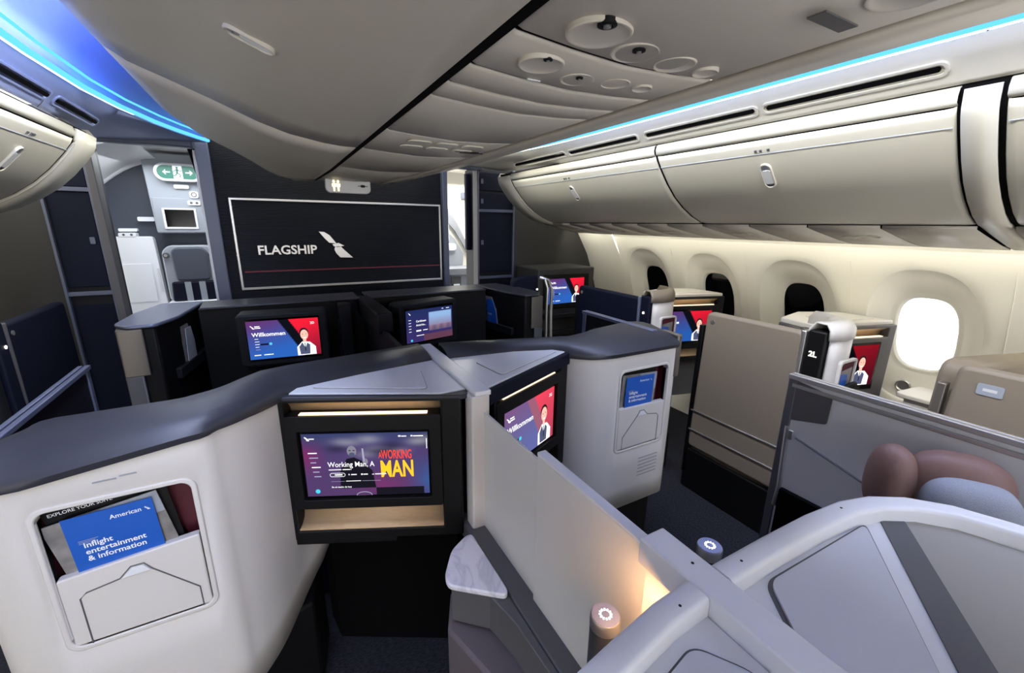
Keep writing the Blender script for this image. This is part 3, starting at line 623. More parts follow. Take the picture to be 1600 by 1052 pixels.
# ================================================================= DISPLAY PICTURES
WHT = emit('display_white', (255, 255, 255), 1.0); CYA = emit('display_cyan', (70, 190, 215), 1.0); BLK = emit('display_black', (22, 20, 30), 1.0)
SKIN = emit('display_skin', (232, 178, 160), 1.0); GRYS = emit('display_grey', (120, 118, 132), 1.0); RED = emit('display_red_type', (238, 70, 50), 1.0); YEL = emit('display_yellow_type', (250, 190, 40), 1.0)
HAIR = emit('display_hair', (38, 26, 30), 1.0); VEST = emit('display_vest', (72, 78, 104), 1.0); DIM = emit('display_dim', (150, 150, 175), 1.0)
def mix(a, b, t): t = max(0, min(1, t)); return tuple(a[i]*(1-t)+b[i]*t for i in range(3))
def welcome(mb, fr, a0, a1, b0, b1, word, seat, c=.002, dim=1.0, person=True, pinkish=False):
    w, h = a1-a0, b1-b0
    def fn(u, v):
        l = mix((38, 88, 168), (84, 50, 104), v*1.0-u*.5)
        l = mix(l, (100, 40, 90), max(0, v-.6)*1.2*(1-u))
        r = mix((235, 28, 50), (110, 20, 45), (1-v)*.8+(u-.7)*.5)
        e = .43+.33*(1-v)                    # diagonal
        k = (12, 14, 22)
        if pinkish: l = mix(l, (120, 96, 130), .6); r = mix(r, (196, 90, 110), .55); k = (140, 84, 104)
        if u < e: return mix((0, 0, 0), l, dim)
        if u < e+.15: return mix((0, 0, 0), mix(l if u < e+.02 else k, k, 1), dim)
        return mix((0, 0, 0), r, dim)
    mb.picture(fr, a0, a1, b0, b1, c, fn, 96, 48)
    c += .0008
    eagle(mb, fr, a0+.05*w, b0+.81*h, .075*h, WHT, c)
    mb.box(fr, a0+.11*w, a0+.18*w, b0+.85*h, b0+.87*h, c, c+.0005, WHT); mb.box(fr, a0+.11*w, a0+.19*w, b0+.81*h, b0+.83*h, c, c+.0005, WHT)
    mb.text(fr, word, a0+.06*w, b0+.60*h, .145*h, WHT, c, bold=.012)
    for k, ww in enumerate((.05, .06, .06, .05, .06)): mb.box(fr, a0+.09*w, a0+(.09+ww)*w, b0+(.53-.07*k)*h, b0+(.54-.07*k)*h, c, c+.0005, WHT if k < 4 else DIM)
    mb.prism(fr, circ(a0+.30*w, b0+.39*h, .035*h), c, c+.0005, CYA)
    mb.box(fr, a0+.16*w, a0+.27*w, b0+.365*h, b0+.41*h, c, c+.0004, BLK)
    for q, ww in ((.06, .09), (.19, .13)): mb.box(fr, a0+q*w, a0+(q+ww)*w, b0+.10*h, b0+.12*h, c, c+.0005, WHT)
    if seat: mb.text(fr, seat, a0+.88*w, b0+.84*h, .085*h, WHT, c, bold=.01)
    if person:
        px, py = a0+.78*w, b0
        mb.prism(fr, [(px-.12*w, py+.01*h), (px+.15*w, py+.01*h), (px+.15*w, py+.22*h), (px+.07*w, py+.36*h), (px-.04*w, py+.38*h), (px-.12*w, py+.24*h)], c, c+.0003, WHT)
        mb.prism(fr, [(px-.08*w, py+.03*h), (px+.06*w, py+.03*h), (px+.07*w, py+.28*h), (px+.03*w, py+.34*h), (px-.0*w, py+.2*h), (px-.04*w, py+.36*h), (px-.09*w, py+.24*h)], c+.0004, c+.0007, VEST)
        mb.prism(fr, circ(px-.003*w, py+.625*h, .108*h, 20, .125*h), c+.0002, c+.0005, HAIR)
        mb.prism(fr, circ(px, py+.565*h, .093*h, 20, .135*h), c+.0005, c+.0009, SKIN)
        mb.prism(fr, [(px-.025*w, py+.36*h), (px+.02*w, py+.36*h), (px+.02*w, py+.45*h), (px-.025*w, py+.45*h)], c+.0004, c+.0008, SKIN)
        for q in (-.04, .045): mb.prism(fr, circ(px+q*h, py+.58*h, .011*h, 8), c+.001, c+.0012, HAIR)
        mb.prism(fr, [(px-.04*h, py+.49*h), (px+.045*h, py+.49*h), (px, py+.46*h)], c+.001, c+.0012, WHT)
        mb.box(fr, px-.008*w, px+.004*w, py+.12*h, py+.34*h, c+.0008, c+.0011, BLK)
def movie(mb, fr, a0, a1, b0, b1):
    w, h = a1-a0, b1-b0; c = .0012; X = lambda u: a0+u*w; Y = lambda v: b0+v*h
    import random as R; R.seed(2)
    blobs = [(R.random()*.75+.25, .62+.3*R.random(), R.random()) for _ in range(16)]
    def fn(u, v):
        base = mix((58, 66, 116), (74, 52, 92), 1-v*.4)
        base = mix(base, (110, 40, 88), max(0, 1-abs(u-.02)*6)*max(0, 1-abs(v-.65)*2.6))
        base = mix(base, (40, 92, 150), max(0, (u-.78)*3.2)*max(0, 1-abs(v-.22)*2.2))
        base = mix(base, (104, 46, 92), max(0, 1-abs(u-.62)*3)*max(0, 1-abs(v-.18)*4))
        base = mix(base, (44, 58, 92), max(0, v-.75)*3)
        for x, y, q in blobs:
            d = ((u-x)*1.4)**2+((v-y)*2.2)**2; base = mix(base, (140, 140, 150) if q > .45 else (24, 26, 38), math.exp(-d*60)*.5)
        return base
    mb.picture(fr, a0, a1, b0, b1, c, fn, 80, 44); c = .002
    m = mb
    m.prism(fr, [(X(.27), Y(.12)), (X(.56), Y(.12)), (X(.54), Y(.40)), (X(.46), Y(.56)), (X(.40), Y(.62)), (X(.34), Y(.60)), (X(.28), Y(.42))], c-.0006, c-.0004, BLK)
    m.prism(fr, circ(X(.385), Y(.72), .038*w, 20, .085*h), c-.0003, c-.0001, GRYS)
    m.prism(fr, circ(X(.385), Y(.665), .024*w, 16, .035*h), c, c+.0001, VEST)
    for q in (.37, .402): m.box(fr, X(q-.008), X(q+.008), Y(.725), Y(.738), c, c+.0001, BLK)
    m.prism(fr, [(X(.468), Y(.55)), (X(.485), Y(.55)), (X(.478), Y(.76)), (X(.466), Y(.76))], c-.0003, c, DIM)
    m.prism(fr, circ(X(.487), Y(.55), .022*w, 14, .05*h), c-.0003, c, GRYS)
    c = .0026
    m.text(fr, 'Working Man, A', X(.185), Y(.475), .115*h, WHT, c, bold=.003, fit=.375*w)
    m.text(fr, 'WORKING', X(.62), Y(.59), .20*h, RED, c, bold=.015, fit=.245*w); m.text(fr, 'A', X(.597), Y(.60), .14*h, RED, c, bold=.01, sx=.5)
    m.text(fr, 'MAN', X(.603), Y(.30), .37*h, YEL, c, bold=.025, fit=.265*w)
    for k, ww in enumerate((.07, .07, .045, .07, .05, .055)): m.box(fr, X(.04+.006*k), X(.04+.006*k+ww), Y(.695-.075*k), Y(.71-.075*k), c, c+.0003, WHT if k in (0, 3) else DIM)
    eagle(m, fr, X(.025), Y(.905), .05*h, WHT, c)
    for a, b, y, hh, mm in ((.058, .10, .918, .014, WHT), (.765, .785, .935, .02, WHT), (.79, .83, .935, .014, WHT), (.865, .88, .935, .02, WHT), (.885, .965, .935, .014, WHT), (.19, .29, .425, .012, WHT), (.30, .36, .425, .012, WHT), (.365, .37, .424, .014, WHT),
                            (.235, .295, .338, .018, WHT), (.365, .41, .34, .014, WHT), (.465, .50, .34, .014, WHT), (.56, .65, .34, .014, WHT), (.32, .44, .238, .008, WHT), (.20, .31, .238, .003, DIM), (.45, .60, .238, .004, DIM), (.345, .352, .338, .02, WHT), (.445, .46, .338, .02, WHT), (.535, .552, .34, .008, WHT)):
        m.box(fr, X(a), X(b), Y(y), Y(y+hh), c, c+.0003, mm)
    m.ring(fr, shape_rr(X(.195), X(.318), Y(.315), Y(.378), .03*h), shape_rr(X(.198), X(.315), Y(.321), Y(.372), .024*h), c, c+.0003, WHT)
    m.text(fr, 'En el medio de hoy', X(.20), Y(.135), .036*h, WHT, c, bold=.01)
    m.prism(fr, circ(X(.085), Y(.085), .034*h), c, c+.0003, CYA)
    m.box(fr, X(.988), X(.993), Y(.74), Y(.90), c, c+.0003, WHT)
    m.box(fr, X(.56), X(.955), Y(.0), Y(.12), c-.0006, c-.0003, BLK)
    arcp = [(X(.46+.065*math.cos(PI*i/12)), Y(.0+.062*math.sin(PI*i/12))) for i in range(13)]; arci = [(X(.46+.06*math.cos(PI*i/12)), Y(.0+.052*math.sin(PI*i/12))) for i in range(13)]
    m.ring(fr, arcp, arci, c, c+.0003, DIM)

def leaflet_lines(mb, fr, a0, b0, w, h, c):
    pass
# ================================================================= MIDDLE ROW: consoles facing the camera
FL = F((-.55, 1.337, 0), (.49, -.227, 0)); L_ = .54
FR = F((.055, 1.115, 0), (.49, .227, 0))
def poly_between(side):
    if side < 0: return [(-.55, 1.337), (-.06, 1.11), (-.022, 1.11), (-.022, 1.455), (-.30, 1.43), (-.49, 1.39)]
    return [(.055, 1.115), (.49, 1.3165), (.51, 1.38), (.30, 1.43), (.022, 1.455), (.022, 1.10)]
def console(side):
    fr = FL if side < 0 else FR
    t = thing('monitor_console', ('black angled monitor console lit with a film menu, left of the centre divider' if side < 0 else 'black angled monitor console with a welcome picture, right of the centre divider'), 'monitor console', (side*.27, 1.3, .6))
    poly = poly_between(side)
    W_ = .54 if side < 0 else .48
    a0, a1 = (.018, .476) if side < 0 else (.03, .43)
    if side > 0: a0, a1 = .012, .425
    def inset(c): return c
    b = MB()
    # carcass behind the face
    u = fr
    back = [(u(0, 0, -.07).x, u(0, 0, -.07).y), (u(W_, 0, -.07).x, u(W_, 0, -.07).y)]
    rest = [p for p in poly[2:]] if side < 0 else [poly[2], poly[3], poly[4], poly[5]]
    pl = back+rest
    b.prism(W0, pl, .60, 1.085, M['black']); b.build('body', t)
    fc = MB()
    fc.ring(fr, [(0, .605), (W_, .605), (W_, 1.092), (0, 1.092)], [(a0, .637), (a1, .637), (a1, 1.082), (a0, 1.082)], -.072, 0, M['black'])
    fc.box(fr, 0, W_*.6, .585, .61, -.06, -.002, M['black'])
    fc.build('face_frame', t, bevel=.007, segs=3)
    wd = MB()
    wd.loft([[fr(a, z, n) for z, n in ((.640, -.004), (.646, -.03), (.66, -.048), (.69, -.058), (.73, -.06))] for a in (a0, a1)], M['wood'], False)
    wd.build('lower_wood_lining', t, recalc=False, solid=.004, offs=0)
    MB().loft([[fr(a, z, n) for z, n in ((1.0, -.055), (1.05, -.05), (1.07, -.035), (1.08, -.012))] for a in (a0, a1)], M['wood'], False).build('upper_wood_lining', t, recalc=False, solid=.004, offs=0)
    mz0, mz1 = (.722, 1.040)
    mf = MB(); n = 4
    sc = (.056, .434, .762, .978) if side < 0 else (.058, .388, .772, .985)
    mf.ring(fr, shape_rr(a0-.002, a1+.001, mz0, mz1, .006, n), shape_rr(sc[0]-.008, sc[1]+.008, sc[2]-.008, sc[3]+.012, .004, n), -.045, .004, M['black'])
    mfo = mf.build('monitor', t, bevel=.002)
    sb = MB(); sb.box(fr, sc[0]-.008, sc[1]+.008, sc[2]-.008, sc[3]+.012, -.045, -.008, M['screenblack'])
    f2 = F(fr(0, 0, -.008), fr.u)
    if side < 0: movie(sb, f2, *sc)
    else: welcome(sb, f2, *sc, 'Willkommen', '2G', c=.0012, pinkish=True)
    sb.build('screen', mfo)
    MB().box(fr, a0+.04, a1-.04, 1.041, 1.0435, -.02, -.003, M['warmled']).build('light_strip', t)
    # white table top
    def toward(p, q, d): p = Vector(p); q = Vector(q); return tuple(p+(q-p).normalized()*d)
    tp = MB()
    if side < 0: top = [(-.515, 1.352), (-.115, 1.150), (-.028, 1.150), (-.028, 1.47), (-.30, 1.43), (-.49, 1.39)]
    else: top = [(.028, 1.12), (.060, 1.135), (.485, 1.335), (.485, 1.38), (.30, 1.43), (.028, 1.46)]
    tp.prism(W0, top, 1.088, 1.102, M['white']); tp.build('top', t, bevel=.003)
    bz = MB()
    if side < 0: bz.prism(W0, [(-.55, 1.337), (-.06, 1.11), (-.03, 1.112), (-.03, 1.148), (-.113, 1.148), (-.517, 1.350), (-.535, 1.36)], 1.084, 1.1, M['cap'])
    else: bz.prism(W0, [(.03, 1.095), (.05, 1.108), (.50, 1.318), (.51, 1.34), (.487, 1.338), (.062, 1.134), (.03, 1.118)], 1.05, 1.1, M['navy'])
    bz.build('top_edge', t, bevel=.004)
    tri = [(-.455, 1.365), (-.135, 1.195), (-.10, 1.385)] if side < 0 else [(.455, 1.345), (.125, 1.20), (.10, 1.37)]
    ld = MB(); ld.prism(W0, rpoly(tri, .02), 1.1025, 1.1035, M['bandgrey']); g = [(p[0]*.985+(-.228 if side < 0 else .228)*.015, p[1]*.985+1.312*.015) for p in tri]
    ld.prism(W0, rpoly(g, .02), 1.1032, 1.1055, M['white']); ld.build('lid', t)
    # dark footwell housing below
    fwp = MB(); fwp.prism(W0, [(side*.03, 1.25), (side*.03, 1.62), (side*.46, 1.60), (side*.44, 1.48)], 0, .6, M['gap']); fwp.build('footwell', t)
console(-1); console(1)

# --- suite shells of the middle row with literature pockets
def suite_shell(side, plan, ztop, zbot, hole, cap, label, key):
    """plan: outer polyline; hole: (i0,i1,z0,z1) column indices"""
    t = thing('suite_shell', label, 'seat shell', (plan[0][0], plan[0][1], .3))
    mb = MB(); i0, i1, h0, h1 = hole
    # subdivide the plan smoothly except the flat pocket zone
    cols = []; hid = [None, None]
    for i in range(len(plan)):
        if i == i0: hid[0] = len(cols)
        if i == i1: hid[1] = len(cols)
        cols.append((plan[i][0], plan[i][1], ztop[i], zbot[i]))
        if i < len(plan)-1 and not (i0 <= i < i1):
            p0 = plan[max(i-1, 0)]; p1 = plan[i]; p2 = plan[i+1]; p3 = plan[min(i+2, len(plan)-1)]
            for k in (1, 2, 3):
                u = k/4
                cr = lambda a, b, c, d: .5*(2*b+(c-a)*u+(2*a-5*b+4*c-d)*u*u+(3*b-a-3*c+d)*u**3)
                cols.append((cr(p0[0], p1[0], p2[0], p3[0]), cr(p0[1], p1[1], p2[1], p3[1]), lerp(ztop[i], ztop[i+1], u), lerp(zbot[i], zbot[i+1], u)))
    vs = []; R = 8
    for x, y, zt, zb in cols:
        vs += [(x, y, lerp(zb, h0, k/3)) for k in range(4)] + [(x, y, h1)] + [(x, y, lerp(h1, zt, k/2)) for k in (1, 2)]
    n = 7; fs = []
    for c in range(len(cols)-1):
        for r in range(n-1):
            if hid[0] <= c < hid[1] and r == 3: continue
            fs.append([c*n+r, (c+1)*n+r, (c+1)*n+r+1, c*n+r+1])
    mb.add(vs, fs, M['shell']); mb.build('shell_panel', t, solid=.018, offs=-side if False else 0, recalc=False, autosm=40)
    # pocket
    px0, px1 = sorted((plan[i0][0], plan[i1][0])); py = plan[i0][1]
    fp = F((0, py, 0), (1, 0, 0))
    pk = MB(); pk.box(fp, px0-.02, px1+.02, h0-.02, h1+.02, -.055, -.045, M['maroon']); 
    for a, b in ((px0-.012, px0), (px1, px1+.012)): pk.box(fp, a, b, h0-.01, h1+.01, -.05, .004, M['maroon'])
    pk.build('pocket_lining', t)
    r = MB(); r.ring(fp, shape_rr(px0-.012, px1+.012, h0-.012, h1+.012, .03, 6), shape_rr(px0, px1, h0, h1, .022, 6), -.02, .0125, M['shell'])
    # fill square corners outside the rounded opening
    r.build('pocket_rim', t, bevel=.003)
    zf = h0+(h1-h0)*.53
    po = MB(); po.prism(fp, rpoly([(px0+.003, h0+.003), (px1-.003, h0+.003), (px1-.003, zf+(.02 if side < 0 else -.0)), (px0+.003, zf+(-.005 if side < 0 else .005))], .006), -.012, .010, M['shell'])
    po_ = po.build('pocket_front', t, bevel=.003)
    w = px1-px0; sx_ = (lambda a: px0+a) if side < 0 else (lambda a: px1-a)
    gl = [(.033, .0), (.033, .125), (.045, .137), (.105, .148), (.128, .172), (.152, .172), (.166, .15), (.245, .06), (.245, .004)]
    g = MB(); g.tube([fp(sx_(a), h0+b, .0105) for a, b in gl], .0016, M['bandgrey'], 6); g.build('door_outline', po_)
    g = MB(); g.prism(fp, [(sx_(a), h0+b) for a, b in ((.108, .148), (.13, .169), (.15, .169), (.163, .151))], .010, .014, M['white']); g.build('pull_tab', po_, bevel=.001)
    # cap: dark rounded coaming that follows the shell top, then the console back
    cp = MB(); rows = []; seq = []
    NI = len(cap[0])
    for i in range(NI):
        seq.append((plan[i][0], plan[i][1], ztop[i], *cap[0][i]))
        if i < NI-1:
            p0 = plan[max(i-1, 0)]; p1 = plan[i]; p2 = plan[i+1]; p3 = plan[min(i+2, len(plan)-1)]; flat = i0 <= i < i1
            for k in (1, 2, 3):
                u = k/4; cr = (lambda a, b, c, d: lerp(b, c, u)) if flat else (lambda a, b, c, d: .5*(2*b+(c-a)*u+(2*a-5*b+4*c-d)*u*u+(3*b-a-3*c+d)*u**3))
                q0 = cap[0][max(i-1, 0)]; q1 = cap[0][i]; q2 = cap[0][i+1]; q3 = cap[0][min(i+2, NI-1)]
                seq.append((cr(p0[0], p1[0], p2[0], p3[0]), cr(p0[1], p1[1], p2[1], p3[1]), lerp(ztop[i], ztop[i+1], u), cr(q0[0], q1[0], q2[0], q3[0]), cr(q0[1], q1[1], q2[1], q3[1])))
    seq += cap[1]
    for (ox, oy, oz, ix, iy) in seq:
        d = Vector((ix-ox, iy-oy, 0)); d.normalize(); o = Vector((ox, oy, 0))-d*.018; q = Vector((ix, iy, 0))
        m_ = lambda t_, z: Vector((lerp(o.x, q.x, t_), lerp(o.y, q.y, t_), z))
        rows.append([m_(.06, oz-.02), m_(-.01, oz-.016), m_(-.02, oz-.006), m_(.02, oz+.004), m_(.22, lerp(oz, 1.118, .35)+.012), m_(.6, lerp(oz, 1.118, .7)+.012), m_(.93, 1.121), m_(1, 1.112), m_(1.02, 1.08), m_(1.02, .75)])
    cp.loft(rows, M['cap'], False); cp.build('coaming', t, recalc=False, solid=.012, offs=0, autosm=60)
    return t
capL = ([(-1.125, 1.29), (-1.095, 1.26), (-1.055, 1.33), (-1.02, 1.39), (-.81, 1.395), (-.75, 1.41), (-.69, 1.445), (-.64, 1.50), (-.59, 1.55)],
        [(-.50, 1.41, 1.10, -.50, 1.575), (-.3, 1.45, 1.10, -.3, 1.60), (-.035, 1.49, 1.10, -.035, 1.64)])
planL = [(-1.145, 1.24), (-1.12, 1.18), (-1.06, 1.153), (-1.008, 1.15), (-.741, 1.15), (-.68, 1.178), (-.62, 1.235), (-.57, 1.312), (-.53, 1.38), (-.48, 1.44), (-.425, 1.50)]
suite_shell(-1, planL, [1.09, 1.088, 1.086, 1.088, 1.125, 1.13, 1.125, 1.112, 1.102, .60, .60], [.30, .30, .30, .30, .30, .30, .33, .36, .38, .42, .50], (3, 4, .645, 1.0), capL,
            'large off-white seat shell with charcoal coaming and literature pocket, lower left', 'L')
capR = ([(1.10, 1.52), (1.085, 1.55), (1.05, 1.57), (1.0, 1.575), (.78, 1.525), (.72, 1.50), (.66, 1.48), (.60, 1.465), (.55, 1.475)],
        [(.46, 1.40, 1.10, .48, 1.49), (.3, 1.45, 1.10, .3, 1.54), (.035, 1.49, 1.10, .045, 1.61)])
planR = [(1.065, 1.34), (1.055, 1.275), (1.03, 1.252), (.993, 1.25), (.714, 1.25), (.65, 1.253), (.58, 1.27), (.53, 1.305), (.49, 1.36), (.46, 1.42), (.43, 1.50)]
suite_shell(1, planR, [1.098]*8+[1.098, .60, .60], [.33, .33, .33, .33, .33, .33, .34, .36, .38, .42, .50], (3, 4, .632, 1.0), capR,
            'off-white seat shell with charcoal coaming and literature pocket, right of centre beside the aisle', 'R')
# rating plate lines + dark plinth under right shell
g = MB(); fz = F((0, 1.239, 0), (1, 0, 0))
for k in range(6): g.box(fz, .86, .98, .47+.018*k, .473+.018*k, 0, .001, M['greyfab'])
tag(g.build('rating_label'), 'small grey printed notice low on the right centre shell', 'label')
for side in (-1, 1):
    p = MB(); y0 = 1.20 if side < 0 else 1.30
    p.prism(W0, [(side*1.03, y0), (side*.52, y0+.12), (side*.48, y0+.32), (side*1.03, y0+.32)], 0, .36, M['black']); tag(p.build('seat_plinth', bevel=.01), 'black base plinth under the %s centre shell' % ('left' if side < 0 else 'right'), 'plinth')
# edge trims (pewter) on the aisle corner of the right shell
t = thing('corner_trim', 'pewter edge guard on the aisle corner of the right centre shell', 'trim', (1.05, 1.26, .3))
MB().prism(W0, rpoly([(1.035, 1.235), (1.075, 1.245), (1.085, 1.36), (1.06, 1.36)], .012), .93, 1.125, M['pewter']).build('upper_guard', t, bevel=.006)
MB().prism(W0, rpoly([(1.055, 1.262), (1.078, 1.27), (1.085, 1.36), (1.065, 1.36)], .006), .33, .93, M['bandgrey']).build('lower_guard', t, bevel=.003)
# --- literature
def card_frame(side, a, b, rot, n):
    py = 1.15 if side < 0 else 1.25
    c, s_ = math.cos(rot), math.sin(rot)
    return F((a, py-n, b), (c, 0, s_), (-s_, 0, c))
for side in (-1, 1):
    where = 'in the left shell pocket' if side < 0 else 'in the right shell pocket'
    base = -.967 if side < 0 else .752
    f_ = card_frame(side, base, .80, .05 if side < 0 else -.03, .0005)
    t = MB(); w = .157 if side < 0 else .165
    t.box(f_, 0, w, 0, .168, -.0015, 0, M['blue'])
    t.text(f_, 'American', .078, .141, .0152, M['paper'], bold=.01, fit=.056)
    eagle(t, f_, .141, .1425, .007, M['paper'], .0008)
    for k, s2 in enumerate(('Inflight', 'entertainment', '& information')): t.text(f_, s2, .022, .088-.0175*k, .0185, M['paper'], bold=.016)
    for k in range(3): t.box(f_, .016, .05-.006*k, .106-.0035*k, .107-.0035*k, 0, .0005, M['ltgrey'])
    tag(t.build('leaflet', recalc=True), 'blue inflight entertainment leaflet ' + where, 'leaflet')
    f_ = card_frame(side, base-.02, .80, .16 if side < 0 else -.05, -.008)
    t = MB(); t.box(f_, 0, .205, 0, .157 if side < 0 else .178, -.003, 0, M['photo']); t.prism(f_, [(.16, .1), (.205, .1), (.205, .157 if side < 0 else .178), (.10, .157 if side < 0 else .178)], 0, .0006, M['ltgrey'])
    tag(t.build('magazine'), 'folded magazine with a grey photograph cover ' + where, 'magazine')
    f_ = card_frame(side, base-.022, .80, .10 if side < 0 else 0, -.018)
    t = MB(); t.box(f_, 0, .215, 0, .192 if side < 0 else .195, -.003, 0, M['black'])
    if side < 0: t.text(f_, 'EXPLORE YOUR SUITE', .008, .172, .011, M['paper'], bold=.01); t.text(f_, 'American', .155, .180, .009, M['paper'])
    tag(t.build('menu_card'), 'black suite guide card standing behind the magazine ' + where, 'card')
g = MB(); fz = F((0, 1.139, 0), (1, 0, 0)); g.box(fz, -.905, -.865, 1.045, 1.048, 0, .001, M['ltgrey']); g.box(fz, -.86, -.83, 1.049, 1.052, 0, .001, M['ltgrey']); tag(g.build('pocket_label'), 'faint stencilled words above the left shell pocket', 'label')

# ================================================================= CENTRE DIVIDER
t = thing('centre_divider', 'frosted two panel privacy screen between the centre seats', 'screen', (0, .75, .6))
f0 = F((0, 0, 0), (0, -1, 0))      # normal towards -x
MB().prism(W0, rpoly([(-.040, 1.075), (.020, 1.075), (.020, 1.13), (-.040, 1.13)], .008), .60, 1.100, M['shell']).build('post', t, bevel=.004)
MB().box(W0, -.027, .027, 1.08, 1.66, 1.095, 1.112, M['white']).build('post_cap', t, bevel=.004)
p1 = MB(); p1.prism(F((.004, 0, 0), (0, 1, 0)), [(.70, .64), (1.085, .64), (1.085, 1.045), (.70, 1.045)], -.004, .004, M['frost']); p1.build('fixed_panel', t, bevel=.002)
p2 = MB(); p2.prism(F((-.004, 0, 0), (0, 1, 0)), [(.30, .64), (.760, .64), (.760, 1.066), (.30, 1.074)], -.005, .006, M['frost']); p2.build('sliding_panel', t, bevel=.003)
MB().box(W0, -.008, .016, .41, .762, 1.064, 1.074, M['white']).build('sliding_panel_rail', t, bevel=.002)
MB().box(W0, -.058, .03, .25, 1.17, .585, .642, M['bandgrey']).build('bottom_rail', t, bevel=.006)
MB().box(W0, -.004, .004, .25, 1.16, .2, .585, M['black']).build('lower_panel', t)
# ================================================================= NEAR CONSOLES
def rimbar(pts, w, z0, z1, m, r=.008):
    mb = MB(); P_ = [Vector((a, b, 0)) for a, b in pts]; rows = []
    for i, p in enumerate(P_):
        d = (P_[min(i+1, len(P_)-1)]-P_[max(i-1, 0)]).normalized(); n = Vector((-d.y, d.x, 0))*w/2
        c = [(-1, z0), (-1, z1-r), (-1+r/(w/2)*.3, z1-r*.3), (-1+r/(w/2), z1), (1-r/(w/2), z1), (1-r/(w/2)*.3, z1-r*.3), (1, z1-r), (1, z0)]
        rows.append([p+n*a+Vector((0, 0, z)) for a, z in c])
    return mb.loft(rows, m, True, True)
t = thing('divider_spine', 'pale grey beam running between the two near consoles', 'beam', (0, 0, .6))
MB().prism(W0, rpoly([(-.027, -1.0), (.027, -1.0), (.027, .414), (-.027, .414)], .004), 1.05, 1.10, M['white']).build('beam', t, bevel=.004)
d = MB(); f_ = F((0, 0, 1.1), (1, 0, 0), (0, 1, 0)); d.lathe(f_, .004, .335, [(.0025, -.001), (.0025, .0004), (.0001, .0005)], M['black'], 10); d.build('screw', t)
MB().box(W0, -.02, .02, -1.0, .40, .3, 1.05, M['white']).build('web', t)
t = thing('near_console', 'large pale console with triangular lid and charcoal band, lower right foreground', 'console', (.3, .1, .4))
MB().prism(W0, [(.029, -1.0), (.029, .30), (.42, .285), (.52, .20), (.56, .05), (.56, -1.0)], .35, 1.069, M['white']).build('body', t)
outer = [(.028, .302), (.15, .302), (.28, .299), (.38, .290), (.445, .272), (.50, .240), (.545, .19), (.575, .12), (.60, .02), (.64, -.12), (.70, -.3)]
rimbar(outer, .040, 1.0, 1.10, M['white']).build('rim', t, autosm=50)
tri = [(.092, .262), (.372, .258), (.120, .05), (.055, -.05), (.06, .22)]
tri = [(.100, .268), (.392, .262), (.128, .075), (.03, -.04), (.036, .20)]
tri = [(.105, .270), (.385, .262), (.127, .078), (.052, .115)]
tri = [(.098, .268), (.388, .262), (.02, -.05), (-.01, .06)]
tri = [(.096, .270), (.390, .262), (.127, .078), (.055, .027), (.052, .12)]
ld = MB(); ld.prism(W0, rpoly([(.100, .276), (.402, .268), (.030, .0), (.030, .19)], .022, 6), 1.069, 1.0705, M['bandgrey']); ld.prism(W0, rpoly([(.105, .271), (.390, .264), (.036, .007), (.036, .187)], .020, 6), 1.070, 1.0745, M['lidgrey']); ld.build('lid', t)
MB().prism(W0, [(.440, .262), (.49, .248), (.10, -.03), (.02, -.03)], 1.069, 1.0715, M['bandgrey']).build('band', t)
MB().prism(W0, [(.49, .247), (.53, .19), (.555, .1), (.565, -.1), (.5, -.3), (.0, -.3), (.10, -.03)], 1.069, 1.071, M['inset']).build('shell_inset', t)
for x, y in ((.075, .302), (.36, .294)): MB().lathe(F((x, y, 1.1), (1, 0, 0), (0, 1, 0)), 0, 0, [(.0022, -.001), (.0022, .0005), (.0001, .0006)], M['black'], 10).build('screw', t)
t = thing('near_console', 'pale console with recessed lid at the bottom edge, left of the near beam', 'console', (-.2, .15, .4))
MB().prism(W0, [(-.029, -.2), (-.029, .29), (-.20, .262), (-.34, .23), (-.30, .05), (-.12, -.2)], .82, 1.069, M['white']).build('body', t)
rimbar([(-.029, .300), (-.10, .296), (-.20, .280), (-.30, .262), (-.40, .242)], .040, .99, 1.10, M['white']).build('rim', t, autosm=50)
ld = MB(); ld.prism(W0, rpoly([(-.085, .262), (-.22, .235), (-.05, .05), (-.045, .2)], .02, 6), 1.069, 1.0705, M['bandgrey']); ld.prism(W0, rpoly([(-.089, .257), (-.212, .233), (-.055, .06), (-.05, .198)], .018, 6), 1.070, 1.0745, M['lidgrey']); ld.build('lid', t)
MB().lathe(F((-.075, .292, 1.1), (1, 0, 0), (0, 1, 0)), 0, 0, [(.0022, -.001), (.0022, .0005), (.0001, .0006)], M['black'], 10).build('screw', t)
